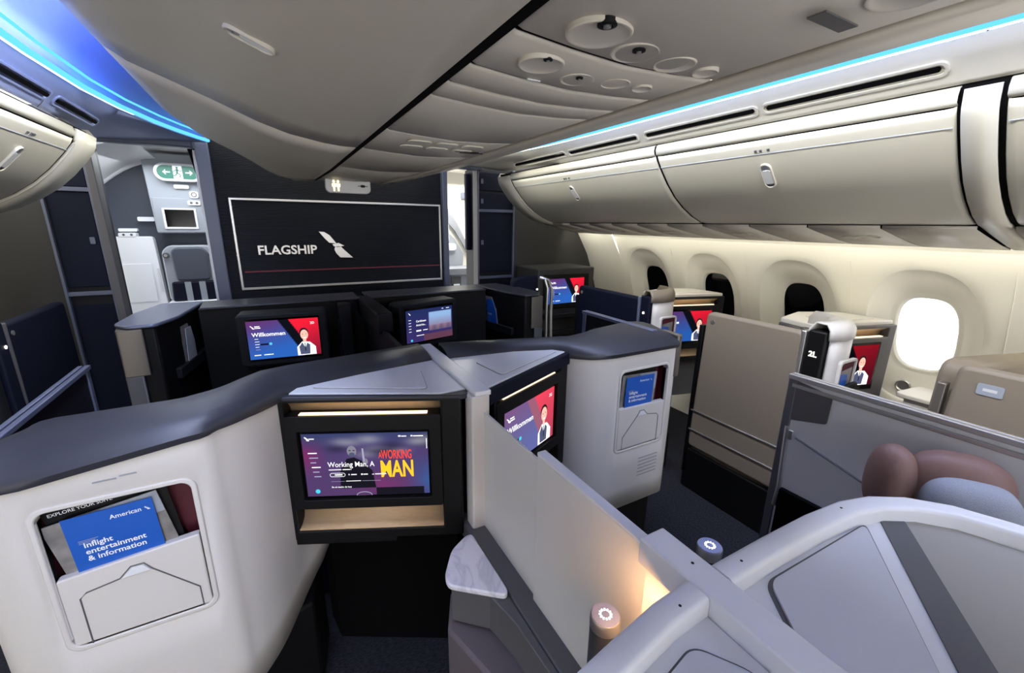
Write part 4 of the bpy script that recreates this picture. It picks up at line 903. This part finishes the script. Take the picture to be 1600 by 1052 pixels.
# lamps
def lamp_post(x, y, z, r, lab, tilt):
    t = thing('reading_lamp', lab, 'lamp', (x, y, z-.28))
    fr = F((x, y, z), (1, 0, 0), (0, 1, 0))
    MB().lathe(fr, 0, 0, [(r*.9, -.25), (r*.98, -.25), (r*.98, -.02), (r*.9, -.02)], M['knobbody']).build('body', t)
    MB().lathe(fr, 0, 0, [(r*.9, -.022), (r, -.022), (r*1.02, -.004), (r*.97, 0), (.0005, .0005)], M['silver']).build('collar', t)
    o = MB().lathe(fr, 0, 0, [(r*.93, 0), (r*.92, .0015), (.0005, .0018)], M['knobtop']).build('cap', t)
    g = MB()
    for k in range(12):
        a = 2*PI*k/12; g.prism(F((x+r*.36*math.cos(a), y+r*.36*math.sin(a), z+.0016), (math.cos(a), math.sin(a), 0), (-math.sin(a), math.cos(a), 0)), shape_rr(-.0022, .0022, -.0014, .0014, .0012, 3), 0, .0006, M['led'])
    g.build('led_ring', t)
    g = MB()
    for k in range(2): g.tube([(x-r*(.75+.2*k), y-r*.6, z-.07-.004*k), (x-r*(1.05+.15*k), y-r*.75, z-.10), (x-r*(1.15+.1*k), y-r*.7, z-.15), (x-r*.9, y-r*.6, z-.19)], .0012, M['silver'], 6)
    g.build('wire_guard', t)
    MB().lathe(fr, 0, 0, [(r*1.25, -.28), (r*1.25, -.25), (r*.6, -.245), (.0005, -.245)], M['knobbody']).build('base', t)
lamp_post(-.075, .428, .95, .026, 'silver capped cylindrical lamp, lit ring on top, left of the near beam', 0)
lamp_post(.229, .450, .95, .025, 'silver capped cylindrical lamp beyond the near beam beside the aisle', 0)
lt = lamp('reading_glow', (-.085, .345, 1.02), (math.radians(40), 0, math.radians(-35)), .03, .03, .26, (1.0, .50, .18))
t = thing('side_ledge', 'dark ledge carrying the near left lamp beside the divider', 'ledge', (-.05, .45, .6))
MB().prism(W0, [(-.115, .30), (-.012, .30), (-.012, .50), (-.06, .50)], .645, .672, M['bandgrey']).build('shelf', t, bevel=.004)
t = thing('armrest_pod', 'round dark pod under the far lamp next to the aisle carpet', 'pod', (.25, .47, .3))
MB().lathe(F((.26, .48, .65), (1, 0, 0), (0, 1, 0)), 0, 0, [(.075, -.3), (.085, -.28), (.088, -.01), (.08, .012), (.06, .018), (.0005, .019)], M['seatgrey']).build('pod', t)
# marble side table and cabinet
t = thing('side_table', 'small white marble side table with rounded corners beside the divider', 'table', (-.1, .9, .63))
tp = [(-.060, 1.040), (-.061, .99), (-.061, .80), (-.075, .787), (-.197, .889), (-.193, .925), (-.143, 1.004), (-.085, 1.04)]
MB().prism(W0, rpoly(tp, .018, 4), .644, .661, M['marble']).build('table_top', t, bevel=.004)
t = thing('seat_side_cabinet', 'brown-grey cabinet under the marble table, bottom centre', 'cabinet', (-.1, .7, 0))
MB().prism(W0, [(-.185, .895), (-.105, .82), (-.085, .72), (-.065, .30), (-.06, .30), (-.06, 1.02), (-.14, 1.0)], .53, .643, M['bandgrey']).build('upper_drawer', t, bevel=.006)
MB().prism(W0, [(-.205, .88), (-.16, .72), (-.16, .25), (-.02, .25), (-.02, 1.03), (-.15, 1.0)], 0, .52, M['cabinet']).build('lower_body', t, bevel=.01)

# ================================================================= DOORS OF THE CENTRE SUITES
def suite_door(x, y0, y1, z0, z1, lab, near=None, thick=.012, panels=True, dark=False, railm='rail'):
    t = thing('sliding_door', lab, 'suite door', (x, (y0+y1)/2, z0))
    s = 1 if x > 0 else -1; o = s*thick
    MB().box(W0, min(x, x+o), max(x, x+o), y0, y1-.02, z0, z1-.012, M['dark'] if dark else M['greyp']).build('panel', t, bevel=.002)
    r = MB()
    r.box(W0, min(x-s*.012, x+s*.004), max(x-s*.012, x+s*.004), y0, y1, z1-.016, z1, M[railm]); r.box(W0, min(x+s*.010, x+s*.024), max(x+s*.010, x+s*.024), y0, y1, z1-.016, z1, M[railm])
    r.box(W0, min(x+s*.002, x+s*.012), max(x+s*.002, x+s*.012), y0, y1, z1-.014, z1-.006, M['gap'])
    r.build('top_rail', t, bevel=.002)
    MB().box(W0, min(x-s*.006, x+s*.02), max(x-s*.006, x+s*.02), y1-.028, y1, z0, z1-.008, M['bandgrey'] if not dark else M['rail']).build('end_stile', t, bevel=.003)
    return t
t = suite_door(1.0, -.6, .735, .30, 1.118, 'grey sliding suite door with bright rail, right foreground', railm='silver')
MB().box(W0, .978, .996, -.6, .69, .30, .70, M['gap']).build('lower_panel', t)  # added black sheet standing in for the dark seat interior
MB().box(W0, .990, .998, -.6, .72, 1.075, 1.088, M['silver']).build('inner_rail', t, bevel=.002)
MB().prism(F((.999, 0, 0), (0, -1, 0)), rpoly([(-.715, .955), (-.60, .985), (-.598, 1.082), (-.715, 1.10)], .008), 0, .004, M['greyd']).build('dark_patch', t)
MB().tube([(.992, .71, .93), (.992, .70, .70), (.992, .705, .62)], .008, M['silver']).build('door_track_rod', t)
MB().prism(F((.990, 0, 0), (0, -1, 0)), shape_rr(-.70, -.685, .89, .925, .004), 0, .008, M['silver']).build('latch', t, bevel=.002)
MB().tube([(.996, .68, .90), (.996, .3, .80), (.996, .0, .74)], .0035, M['bandgrey'], 6).build('panel_seam', t)
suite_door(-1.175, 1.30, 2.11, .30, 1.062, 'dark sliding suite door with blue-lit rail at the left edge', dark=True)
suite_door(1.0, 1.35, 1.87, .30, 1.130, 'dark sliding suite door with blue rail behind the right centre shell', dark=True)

# cushion of the neighbouring seat
def superball(mb, c, r, m, rot=0, e=.75, n=20):
    rows = []
    cs, sn = math.cos(rot), math.sin(rot)
    for j in range(n+1):
        ph = -PI/2+PI*j/n; row = []
        for i in range(n*2):
            th = PI*i/n; f = lambda v, e_: math.copysign(abs(v)**e_, v)
            x = r[0]*f(math.cos(ph), e)*f(math.cos(th), e); y = r[1]*f(math.cos(ph), e)*f(math.sin(th), e); z = r[2]*f(math.sin(ph), e)
            row.append(Vector((c[0]+x*cs-y*sn, c[1]+x*sn+y*cs, c[2]+z)))
        rows.append(row)
    return mb.loft(rows, m, True)
t = thing('headrest', 'brown padded headrest with a grey woven face in the neighbouring seat', 'headrest', (.85, .3, .9))
superball(MB(), (.835, .372, .965), (.048, .055, .100), M['brown'], -.7, .85).build('side_bolster', t)
superball(MB(), (.905, .27, .975), (.055, .105, .098), M['brown'], .55, .8).build('pad', t)
superball(MB(), (.872, .235, .95), (.058, .088, .082), M['greyfab'], .55, .7).build('woven_face', t)
t = thing('seat_shelf', 'dark seat surface inside the neighbouring suite', 'seat', (.75, .5, .3))
MB().prism(W0, rpoly([(.50, .42), (.98, .42), (.98, -.4), (.62, -.4), (.60, .2)], .03), .25, .74, M['seatgrey']).build('seat_body', t, bevel=.02)

# ================================================================= FRONT ROW (against the bulkhead)
def front_suite(side):
    w = 'left' if side < 0 else 'right'
    t = thing('front_suite_shell', 'dark front row suite surround, %s of the centre post, below the bulkhead' % w, 'seat shell', (side*.6, 3.0, 0))
    X = lambda x: side*x
    MB().prism(W0, [(X(.06), 3.02), (X(.93), 3.02), (X(.93), 3.24), (X(.06), 3.24)], .3, 1.09, M['black']).build('rear_wall', t)
    MB().prism(W0, [(X(.03), 2.99), (X(.92), 2.99), (X(.93), 3.25), (X(.03), 3.25)], 1.09, 1.105, M['cap']).build('rear_coaming', t, bevel=.005)
    # wing towards the aisle
    wp = [(.93, 3.25), (1.13, 3.25), (1.20, 2.95), (1.205, 2.70), (1.16, 2.62), (1.06, 2.62), (1.0, 2.78)]
    MB().prism(W0, [(X(a), b) for a, b in wp], .25, 1.088, M['black']).build('wing', t, bevel=.01)
    MB().prism(W0, rpoly([(X(a), b) for a, b in [(.92, 3.255), (1.14, 3.255), (1.21, 2.95), (1.225, 2.68), (1.16, 2.60), (1.05, 2.60), (.985, 2.78)]], .02), 1.088, 1.106, M['rail'] if side < 0 else M['cap']).build('wing_coaming', t, bevel=.006)
    MB().prism(W0, rpoly([(X(1.10), 2.60), (X(1.205), 2.60), (X(1.225), 2.72), (X(1.20), 2.74)], .012), .85, 1.085, M['pewter']).build('upper_edge_guard', t, bevel=.008)
    MB().prism(W0, rpoly([(X(1.13), 2.60), (X(1.205), 2.60), (X(1.225), 2.72), (X(1.20), 2.74)], .012), .3, .85, M['bandgrey']).build('lower_edge_guard', t, bevel=.006)
    # pocket band across wing inner face
    p0 = Vector((X(.945), 3.15, 0)); p1 = Vector((X(1.035), 2.69, 0))
    fr = F(p1, (p0-p1)) if side < 0 else F(p0, (p1-p0))
    if fr.n.y > 0 and False: pass
    MB().box(fr, .02, .44, .78, .84, 0, .03, M['dark']).build('pocket_strap', t, bevel=.006)
    for (nm, a, wd_, b, ht, m_, c, lab) in (('magazine', .10, .16, .80, .24, 'photo', .012, 'magazine standing in the dark pocket of the front %s suite wing' % w), ('leaflet', .14, .12, .80, .22, 'ltgrey' if side < 0 else 'blue', .020, ('pale' if side < 0 else 'blue') + ' leaflet slanting in the dark pocket of the front %s suite wing' % w)):
        k = MB(); f3 = F(fr(a, b, 0), fr.u, (fr.v+fr.u*(.15 if side < 0 else -.10))); k.prism(f3, [(0, 0), (wd_, 0), (wd_*.9, ht*.6), (wd_*.6, ht), (0, ht)], c, c+.004, M[m_]); 
        if side > 0 and nm == 'leaflet': k.text(f3, 'Inflight', .01, .1, .018, M['paper'], c+.0045)
        tag(k.build(nm), lab, nm)
    # monitor pod
    if side < 0: A, B = (-.744, 2.80), (-.265, 2.75)
    else: A, B = (.165, 2.72), (.615, 2.83)
    fm = F((A[0], A[1], 0), (B[0]-A[0], B[1]-A[1], 0)); L = math.dist(A, B)
    t2 = thing('seat_monitor', ('rounded black monitor with a red and blue welcome picture, front left' if side < 0 else 'rounded black monitor with a landscape picture, front right of the post'), 'monitor', ((A[0]+B[0])/2, 2.8, .78))
    z0, z1 = .765, 1.08
    MB().prism(fm, shape_rr(0, L, z0, z1, .03, 5), -.15, 0, M['dark']).build('housing', t2, bevel=.012, segs=3)
    s0, s1 = (.052, L-.052) if side < 0 else (.045, L-.05)
    g = MB(); g.box(fm, s0-.006, s1+.006, .80, 1.052, 0, .002, M['screenblack'])
    if side < 0: welcome(g, fm, s0, s1, .812, 1.04, 'Willkommen', '2D', c=.003)
    else:
        w_, h_ = s1-s0, .222; b0 = .812
        def fn(u, v):
            b = mix((52, 40, 92), (30, 40, 84), v)
            if .47 < u < .97 and .30 < v < .88: return mix((120, 96, 120), (128, 160, 200), (v-.3)*2.2) if v > .45 else mix((86, 74, 100), (130, 100, 118), (v-.3)*5+.3*math.sin(u*40))
            if v < .22 and u > .35: return (84, 52, 72)
            return b
        g.picture(fm, s0, s1, b0, b0+h_, .003, fn, 60, 36)
        g.text(fm, 'Caribbean', s0+.20*w_, b0+.62*h_, .085*h_, WHT, .004, bold=.01); g.text(fm, 'America...', s0+.20*w_, b0+.50*h_, .085*h_, WHT, .004, bold=.01)
        for k in range(5): g.box(fm, s0+.05*w_, s0+.10*w_, b0+(.70-.09*k)*h_, b0+(.712-.09*k)*h_, .004, .0045, WHT)
        g.box(fm, s0+.2*w_, s0+.3*w_, b0+.33*h_, b0+.37*h_, .004, .0045, WHT); g.box(fm, s0+.34*w_, s0+.44*w_, b0+.34*h_, b0+.36*h_, .004, .0045, WHT); g.box(fm, s0+.2*w_, s0+.36*w_, b0+.19*h_, b0+.205*h_, .004, .0045, WHT)
        g.prism(fm, circ(s0+.10*w_, b0+.07*h_, .035*h_), .004, .0045, CYA)
        eagle(g, fm, s0+.05*w_, b0+.87*h_, .06*h_, WHT, .004)
        g.box(fm, s0+.76*w_, s0+.80*w_, b0+.935*h_, b0+.95*h_, .004, .0045, WHT); g.box(fm, s0+.86*w_, s0+.93*w_, b0+.935*h_, b0+.95*h_, .004, .0045, WHT)
    g.build('screen', t2)
    if side < 0:
        MB().box(W0, -.18, -.10, 2.88, 3.02, .3, 1.085, M['dark']).build('shelf_post', t, bevel=.01)
front_suite(-1); front_suite(1)
t = thing('front_divider', 'dark sloping divider and post between the two front suites', 'divider', (.02, 2.4, .3))
MB().prism(F((.0, 0, 0), (0, 1, 0)), [(1.66, .3), (3.0, .3), (3.0, 1.04), (2.48, 1.0), (1.90, 1.0), (1.72, 1.05), (1.66, 1.05)], -.012, .012, M['dark']).build('panel', t, bevel=.004)
MB().box(W0, -.035, .055, 2.42, 3.1, .98, 1.10, M['dark']).build('post', t, bevel=.012)
# interior of the centre suites: seats barely lit
for side in (-1, 1):
    for (yb, nm) in ((1.7, 'front'),):
        t = thing('lounge_chair', 'dark navy seat deep inside the %s front suite' % ('left' if side < 0 else 'right'), 'seat', (side*.6, 2.1, 0))
        MB().prism(W0, rpoly([(side*.12, 1.72), (side*.95, 1.72), (side*.95, 2.25), (side*.2, 2.25)], .05), 0, .5, M['navy']).build('seat', t, bevel=.03, segs=3)
        MB().prism(F((0, 1.72, 0), (1, 0, 0)), shape_rr(*sorted((side*.3, side*.85)), .45, .92, .06), -.1, 0, M['navy']).build('backrest', t, bevel=.03, segs=3)

# ================================================================= WINDOW SUITES
def window_suite(side, y0, skin, tone, key, word, person, seatno, wing=True, cons=True):
    """skin: material of aisle panel; y0: aft end of aisle panel"""
    X = lambda x: side*x; yl = .52 if key == 'mid' else (.66 if key == 'fwd' else .55)
    sd = 'right' if side > 0 else 'left'
    labs = {'mid': 'tall taupe aisle panel with two silver strips, beside the right aisle', 'fwd': 'navy aisle panel beside the %s aisle, nearest the front' % sd, 'aft': 'taupe seat side panel cut by the right picture edge'}
    t = thing('window_seat_surround', labs[key] if side > 0 else 'dark aisle panel of the left window seat', 'seat surround', (X(1.6), y0+.25, 0))
    fr = F((X(1.6), 0, 0), (0, -side, 0))      # normal faces aisle
    a0, a1 = (-(y0+yl), -y0) if side > 0 else (y0, y0+yl)
    zt = 1.135
    p = MB(); pts = rpoly([(a0-.02, .29), (a1+.02, .29), (a1, zt), (a0, zt)], .035, 5); p.prism(fr, pts, -.05, 0, skin); p.build('side_panel', t, bevel=.016, segs=3)
    if key == 'mid':
        for z, y1_ in ((.53, 0), (.405, 0)):
            MB().box(fr, a0-.018, a1+.015, z-.004, z+.004, 0, .006, M['silver']).build('silver_strip', t, bevel=.001)
    if key != 'aft': MB().prism(fr, circ(a0+.045, 1.085, .012, 14), 0, .004, M['silver']).build('button', t)
    MB().box(fr, a0-.04, a1+.30, 0, .27, -.08, -.01, M['black']).build('base', t, bevel=.01)
    MB().box(fr, a0-.045, a0-.018, .1, 1.05, -.05, -.01, M['black'] if key != 'aft' else M['pewter']).build('edge_post', t, bevel=.004)
    # silver vertical corner edge (aft end) and dark seat number post
    MB().prism(W0, rpoly([(X(1.60), y0-.004), (X(1.655), y0-.01), (X(1.66), y0+.02), (X(1.60), y0+.02)], .008), .3, 1.14, M['silver'] if key != 'fwd' else (M['rail'] if side > 0 else M['greyd'])).build('corner_edge', t, bevel=.004)
    fa = F((X(1.6), y0-.02, 0), (side*1, 0, 0)) if side > 0 else F((X(1.72), y0-.02, 0), (1, 0, 0))
    if key != 'aft': MB().box(W0, min(X(1.60), X(1.70)), max(X(1.60), X(1.70)), y0-.09, y0-.012, .3, 1.15, M['navy'] if key == 'fwd' else M['black']).build('number_post', t, bevel=.008)
    fn_ = F((X(1.6), y0-.05, 0), (0, -side, 0))
    if seatno: MB().text(F((X(1.599), y0-.03, 0), (0, -side, 0)), seatno, .0, 1.03, .035, M['led'], .001, bold=.02).build('seat_number', t)
    else: MB().prism(F((X(1.599), y0-.045, 1.04), (0, -side, 0)), circ(0, 0, .008, 12), 0, .003, M['led']).build('seat_light', t)
    if wing:
        t = thing('window_suite_shell', 'cream shell with a small literature pocket beside the %s' % {'mid': 'second window console', 'fwd': 'forward window console', 'aft': 'aft window'}[key] + (' on the left' if side < 0 else ''), 'seat shell', (X(1.75), y0-.05, .3))
        pl = [(1.62, -.10), (1.66, -.118), (1.72, -.12), (1.78, -.11), (1.83, -.08), (1.87, -.03), (1.895, .06)]
        mb = MB(); m_ = M['shell'] if side > 0 else M['dark']
        rows = [[Vector((X(a), y0+b, z)) for z in (.3, .6, .82, 1.02, 1.12)] for a, b in pl]
        mb.loft(rows, m_, False); mb.build('shell_panel', t, recalc=False, solid=.014, offs=0, autosm=50)
        cap = MB(); cap.loft([[Vector((X(a+dx), y0+b+dy, z)) for dx, dy, z in ((0, -.01, 1.115), (0, -.008, 1.16), (.005, .01, 1.185), (.02, .06, 1.185), (.03, .09, 1.15), (.03, .09, 1.0))] for a, b in [(1.60, -.09)]+pl], M['shell'] if key == 'mid' else M['taupe'] if side > 0 else M['dark'], False)
        cap.build('coaming', t, recalc=False, solid=.008, offs=0, autosm=60)
        fp = F((X(1.665), y0-.135, 0), (side*1, side*.0, 0)) if side > 0 else F((X(1.82), y0-.135, 0), (1, 0, 0))
        k = MB(); k.ring(fp, shape_rr(0, .15, .62, 1.02, .02), shape_rr(.012, .138, .632, 1.008, .014), -.01, .006, m_); k.build('pocket_rim', t, bevel=.002)
        MB().box(fp, .01, .14, .83, 1.01, -.008, -.001, M['maroon']).build('pocket_lining', t)
        MB().box(fp, .01, .14, .63, .83, -.006, .003, m_).build('pocket_front', t, bevel=.002)
        wl = {'mid': 'second', 'fwd': 'forward', 'aft': 'aft'}[key] + ' window shell pocket' + (', left side' if side < 0 else '')
        tag(MB().prism(fp, [(.02, .80), (.11, .80), (.115, .98), (.02, .97)], .001, .004, M['photo']).build('magazine'), 'grey magazine in the ' + wl, 'magazine')
        tag(MB().prism(fp, [(.015, .80), (.08, .80), (.075, .95), (.012, .96)], .005, .007, M['blue']).build('leaflet'), 'blue leaflet in the ' + wl, 'leaflet')
        hk = MB(); hk.tube([fp(.06, .88, .012), fp(.09, .90, .02), fp(.13, .90, .02)], .012, M['dark']); hk.tube([fp(.10, .90, .02), fp(.095, .80, .022)], .014, M['dark']); hk.build('coat_hook', t)
    if cons:
        ck = {'mid': 'second', 'fwd': 'forward', 'aft': 'aft', 'first': 'front'}[key]
        ya = y0+.10
        A = Vector((X(1.86), ya+.005, 0)); B = Vector((X(2.42), ya-.155, 0))
        if side < 0: A, B = B, A
        fc = F(A, B-A); L = (B-A).length
        t = thing('monitor_console', 'wood lined monitor console under the window, %s one%s' % (ck, ' on the left side' if side < 0 else ''), 'monitor console', (X(2.15), ya, .6))
        q = [(X(1.87), ya+.06), (X(2.42), ya-.09), (X(2.42), ya+.14), (X(2.2), ya+.25), (X(1.93), ya+.20)]
        MB().prism(W0, q, .3, 1.085, M['greyd']).build('body', t)
        dk = M['greyd'] if key == 'mid' else M['dark']
        MB().ring(fc, [(0, .60), (L, .60), (L, 1.095), (0, 1.095)], [(.012, .64), (L-.05, .64), (L-.05, 1.08), (.012, 1.08)], -.06, 0, dk).build('face_frame', t, bevel=.004)
        wd = MB(); wd.loft([[fc(a, z, n) for z, n in ((.640, -.004), (.65, -.035), (.70, -.05), (.75, -.05))] for a in (.012, L-.05)], M['wood'], False); wd.build('lower_wood_lining', t, recalc=False, solid=.003, offs=0)
        MB().loft([[fc(a, z, n) for z, n in ((1.0, -.05), (1.055, -.045), (1.08, -.012))] for a in (.012, L-.05)], M['wood'], False).build('upper_wood_lining', t, recalc=False, solid=.003, offs=0)
        mo = MB().box(fc, .01, L-.048, .70, 1.03, -.05, .002, dk).build('monitor', t, bevel=.004)
        g = MB(); sa, sb = .05, L-.10; 
        if side < 0: sa, sb = .06, L-.08
        g.box(fc, sa-.01, sb+.01, .735, 1.005, .002, .004, M['screenblack'])
        welcome(g, fc, sa, sb, .762, .992, word, '', c=.005, dim=.55 if key == 'mid' else .9, person=person)
        g.build('screen', mo)
        MB().box(fc, .04, L-.08, 1.032, 1.036, -.02, -.004, M['warmled']).build('light_strip', t)
        MB().prism(W0, [(X(1.90), ya+.02), (X(2.43), ya-.13), (X(2.43), ya+.14), (X(2.2), ya+.25), (X(1.94), ya+.20)], 1.085, 1.115, M['shell'] if side > 0 else M['dark']).build('top', t, bevel=.006)
        tri = [(X(2.0), ya+.03), (X(2.38), ya-.07), (X(2.34), ya+.10), (X(2.1), ya+.16)]
        MB().prism(W0, rpoly(tri, .02), 1.115, 1.119, M['shell'] if side > 0 else M['dark']).build('lid', t, bevel=.001)
window_suite(1, 1.0, M['taupe'], 'shell', 'mid', 'Willkommen', True, '2L')
window_suite(1, 2.035, M['navy'], 'shell', 'fwd', 'Bienvenue', True, None)
window_suite(1, -.065, M['taupe'], 'shell', 'aft', 'Willkommen', False, None, wing=False, cons=False)
window_suite(-1, 2.72, M['navy'], 'dark', 'fwd', 'Willkommen', True, None, wing=True, cons=False)
# label on aft taupe seat back + its back face
t = thing('window_seat_back', 'taupe upholstered seat back with a white placard by the bright window', 'seat', (1.95, .35, .5))
MB().prism(F((1.66, .44, 0), (1, -.18, 0)), rpoly([(0, .4), (.62, .4), (.62, 1.10), (.04, 1.13), (0, 1.10)], .04), -.12, 0, M['taupe']).build('back', t, bevel=.02, segs=3)
p = MB(); fpl = F((1.599, 0, 0), (0, -1, 0)); p.prism(fpl, shape_rr(-.425, -.36, 1.045, 1.085, .006), 0, .002, M['ltgrey']); p.box(fpl, -.41, -.375, 1.06, 1.07, .002, .0025, M['greyp'])
tag(p.build('placard'), 'small pale placard on the taupe panel at the right edge', 'placard')
# front-most window console against the closure wall (row one)
def first_console(side):
    t = thing('monitor_console', 'dark monitor console built into the grey forward wall, %s side' % ('right' if side > 0 else 'left'), 'monitor console', (side*1.9, 3.2, .5))
    fc = F((1.50, 3.12, 0), (1, 0, 0)) if side > 0 else F((-2.1, 3.2, 0), (1, 0, 0))
    MB().box(fc, 0, .62, .3, 1.22, -.42, -.02, M['grey_dk_wall']).build('body', t, bevel=.01)
    m = MB().box(fc, .05, .55, .86, 1.17, -.02, 0, M['black']).build('monitor', t, bevel=.006)
    g = MB(); welcome(g, fc, .10, .49, .905, 1.13, 'Willkommen', '', c=.001); g.build('screen', m)
    s_ = MB(); s_.box(fc, .02, .58, .78, .82, -.02, .06, M['dark']); s_.box(fc, .02, .58, .62, .66, -.02, .05, M['dark']); s_.build('shelf', t, bevel=.004)
first_console(1)
# curved silver edged shell seen beyond the front right wing
t = thing('front_window_seat_shell', 'navy seat shell with a curved silver edge before the forward wall screen', 'seat shell', (1.35, 2.95, .4))
MB().prism(F((1.17, 2.98, 0), (1, 0, 0)), rpoly([(0, .4), (.23, .4), (.23, 1.19), (.12, 1.19), (0, 1.16)], .03), -.08, 0, M['navy']).build('shell', t, bevel=.01)
MB().tube([(1.46, 2.86, .62), (1.45, 2.86, .9), (1.455, 2.86, 1.08), (1.44, 2.89, 1.16), (1.38, 2.93, 1.18)], .014, M['silver']).build('outer_edge', t)
MB().tube([(1.40, 2.84, .62), (1.395, 2.84, .9), (1.40, 2.84, 1.10), (1.385, 2.86, 1.17)], .010, M['silver']).build('inner_edge', t)
MB().prism(F((1.33, 2.89, 1.09), (1, 0, 0)), circ(0, 0, .007, 12), 0, .004, M['led']).build('seat_light', t)
# window-side ledge
t = thing('window_ledge', 'cream ledge with rounded front below the bright window', 'ledge', (2.45, .75, .7))
MB().prism(W0, rpoly([(2.35, .87), (2.35, .60), (2.58, .50), (2.59, .84)], .04, 5), .725, .748, M['shell']).build('top', t, bevel=.005)
MB().prism(W0, [(2.38, .83), (2.38, .58), (2.55, .52), (2.55, .82)], 0, .725, M['shell']).build('body', t)

# ---- shared group names for the kinds that repeat
from collections import Counter
tops = [o for o in bpy.data.objects if o.parent is None and 'label' in o]
kind = lambda o: o.name.split('.')[0]
cnt = Counter(kind(o) for o in tops)
GN = {'overhead_bin': 'overhead bins', 'service_panel': 'service panels under the bins', 'monitor_console': 'monitor consoles of the suites', 'suite_shell': 'centre suite shells', 'leaflet': 'leaflets in the literature pockets',
      'magazine': 'magazines in the literature pockets', 'menu_card': 'guide cards in the literature pockets', 'sliding_door': 'sliding suite doors', 'placard': 'small placards', 'near_console': 'near consoles', 'reading_lamp': 'cylindrical lamps',
      'closet': 'closets by the doorways', 'window_seat_surround': 'window seat surrounds', 'window_suite_shell': 'window suite shells', 'cove_light': 'blue cove lights', 'front_suite_shell': 'front suite surrounds', 'seat_monitor': 'front monitors',
      'lounge_chair': 'front suite seats', 'sidewall_light': 'sidewall light strips', 'seat_plinth': 'shell plinths'}
for o in tops:
    if cnt[kind(o)] > 1 and kind(o) in GN: o['group'] = GN[kind(o)]
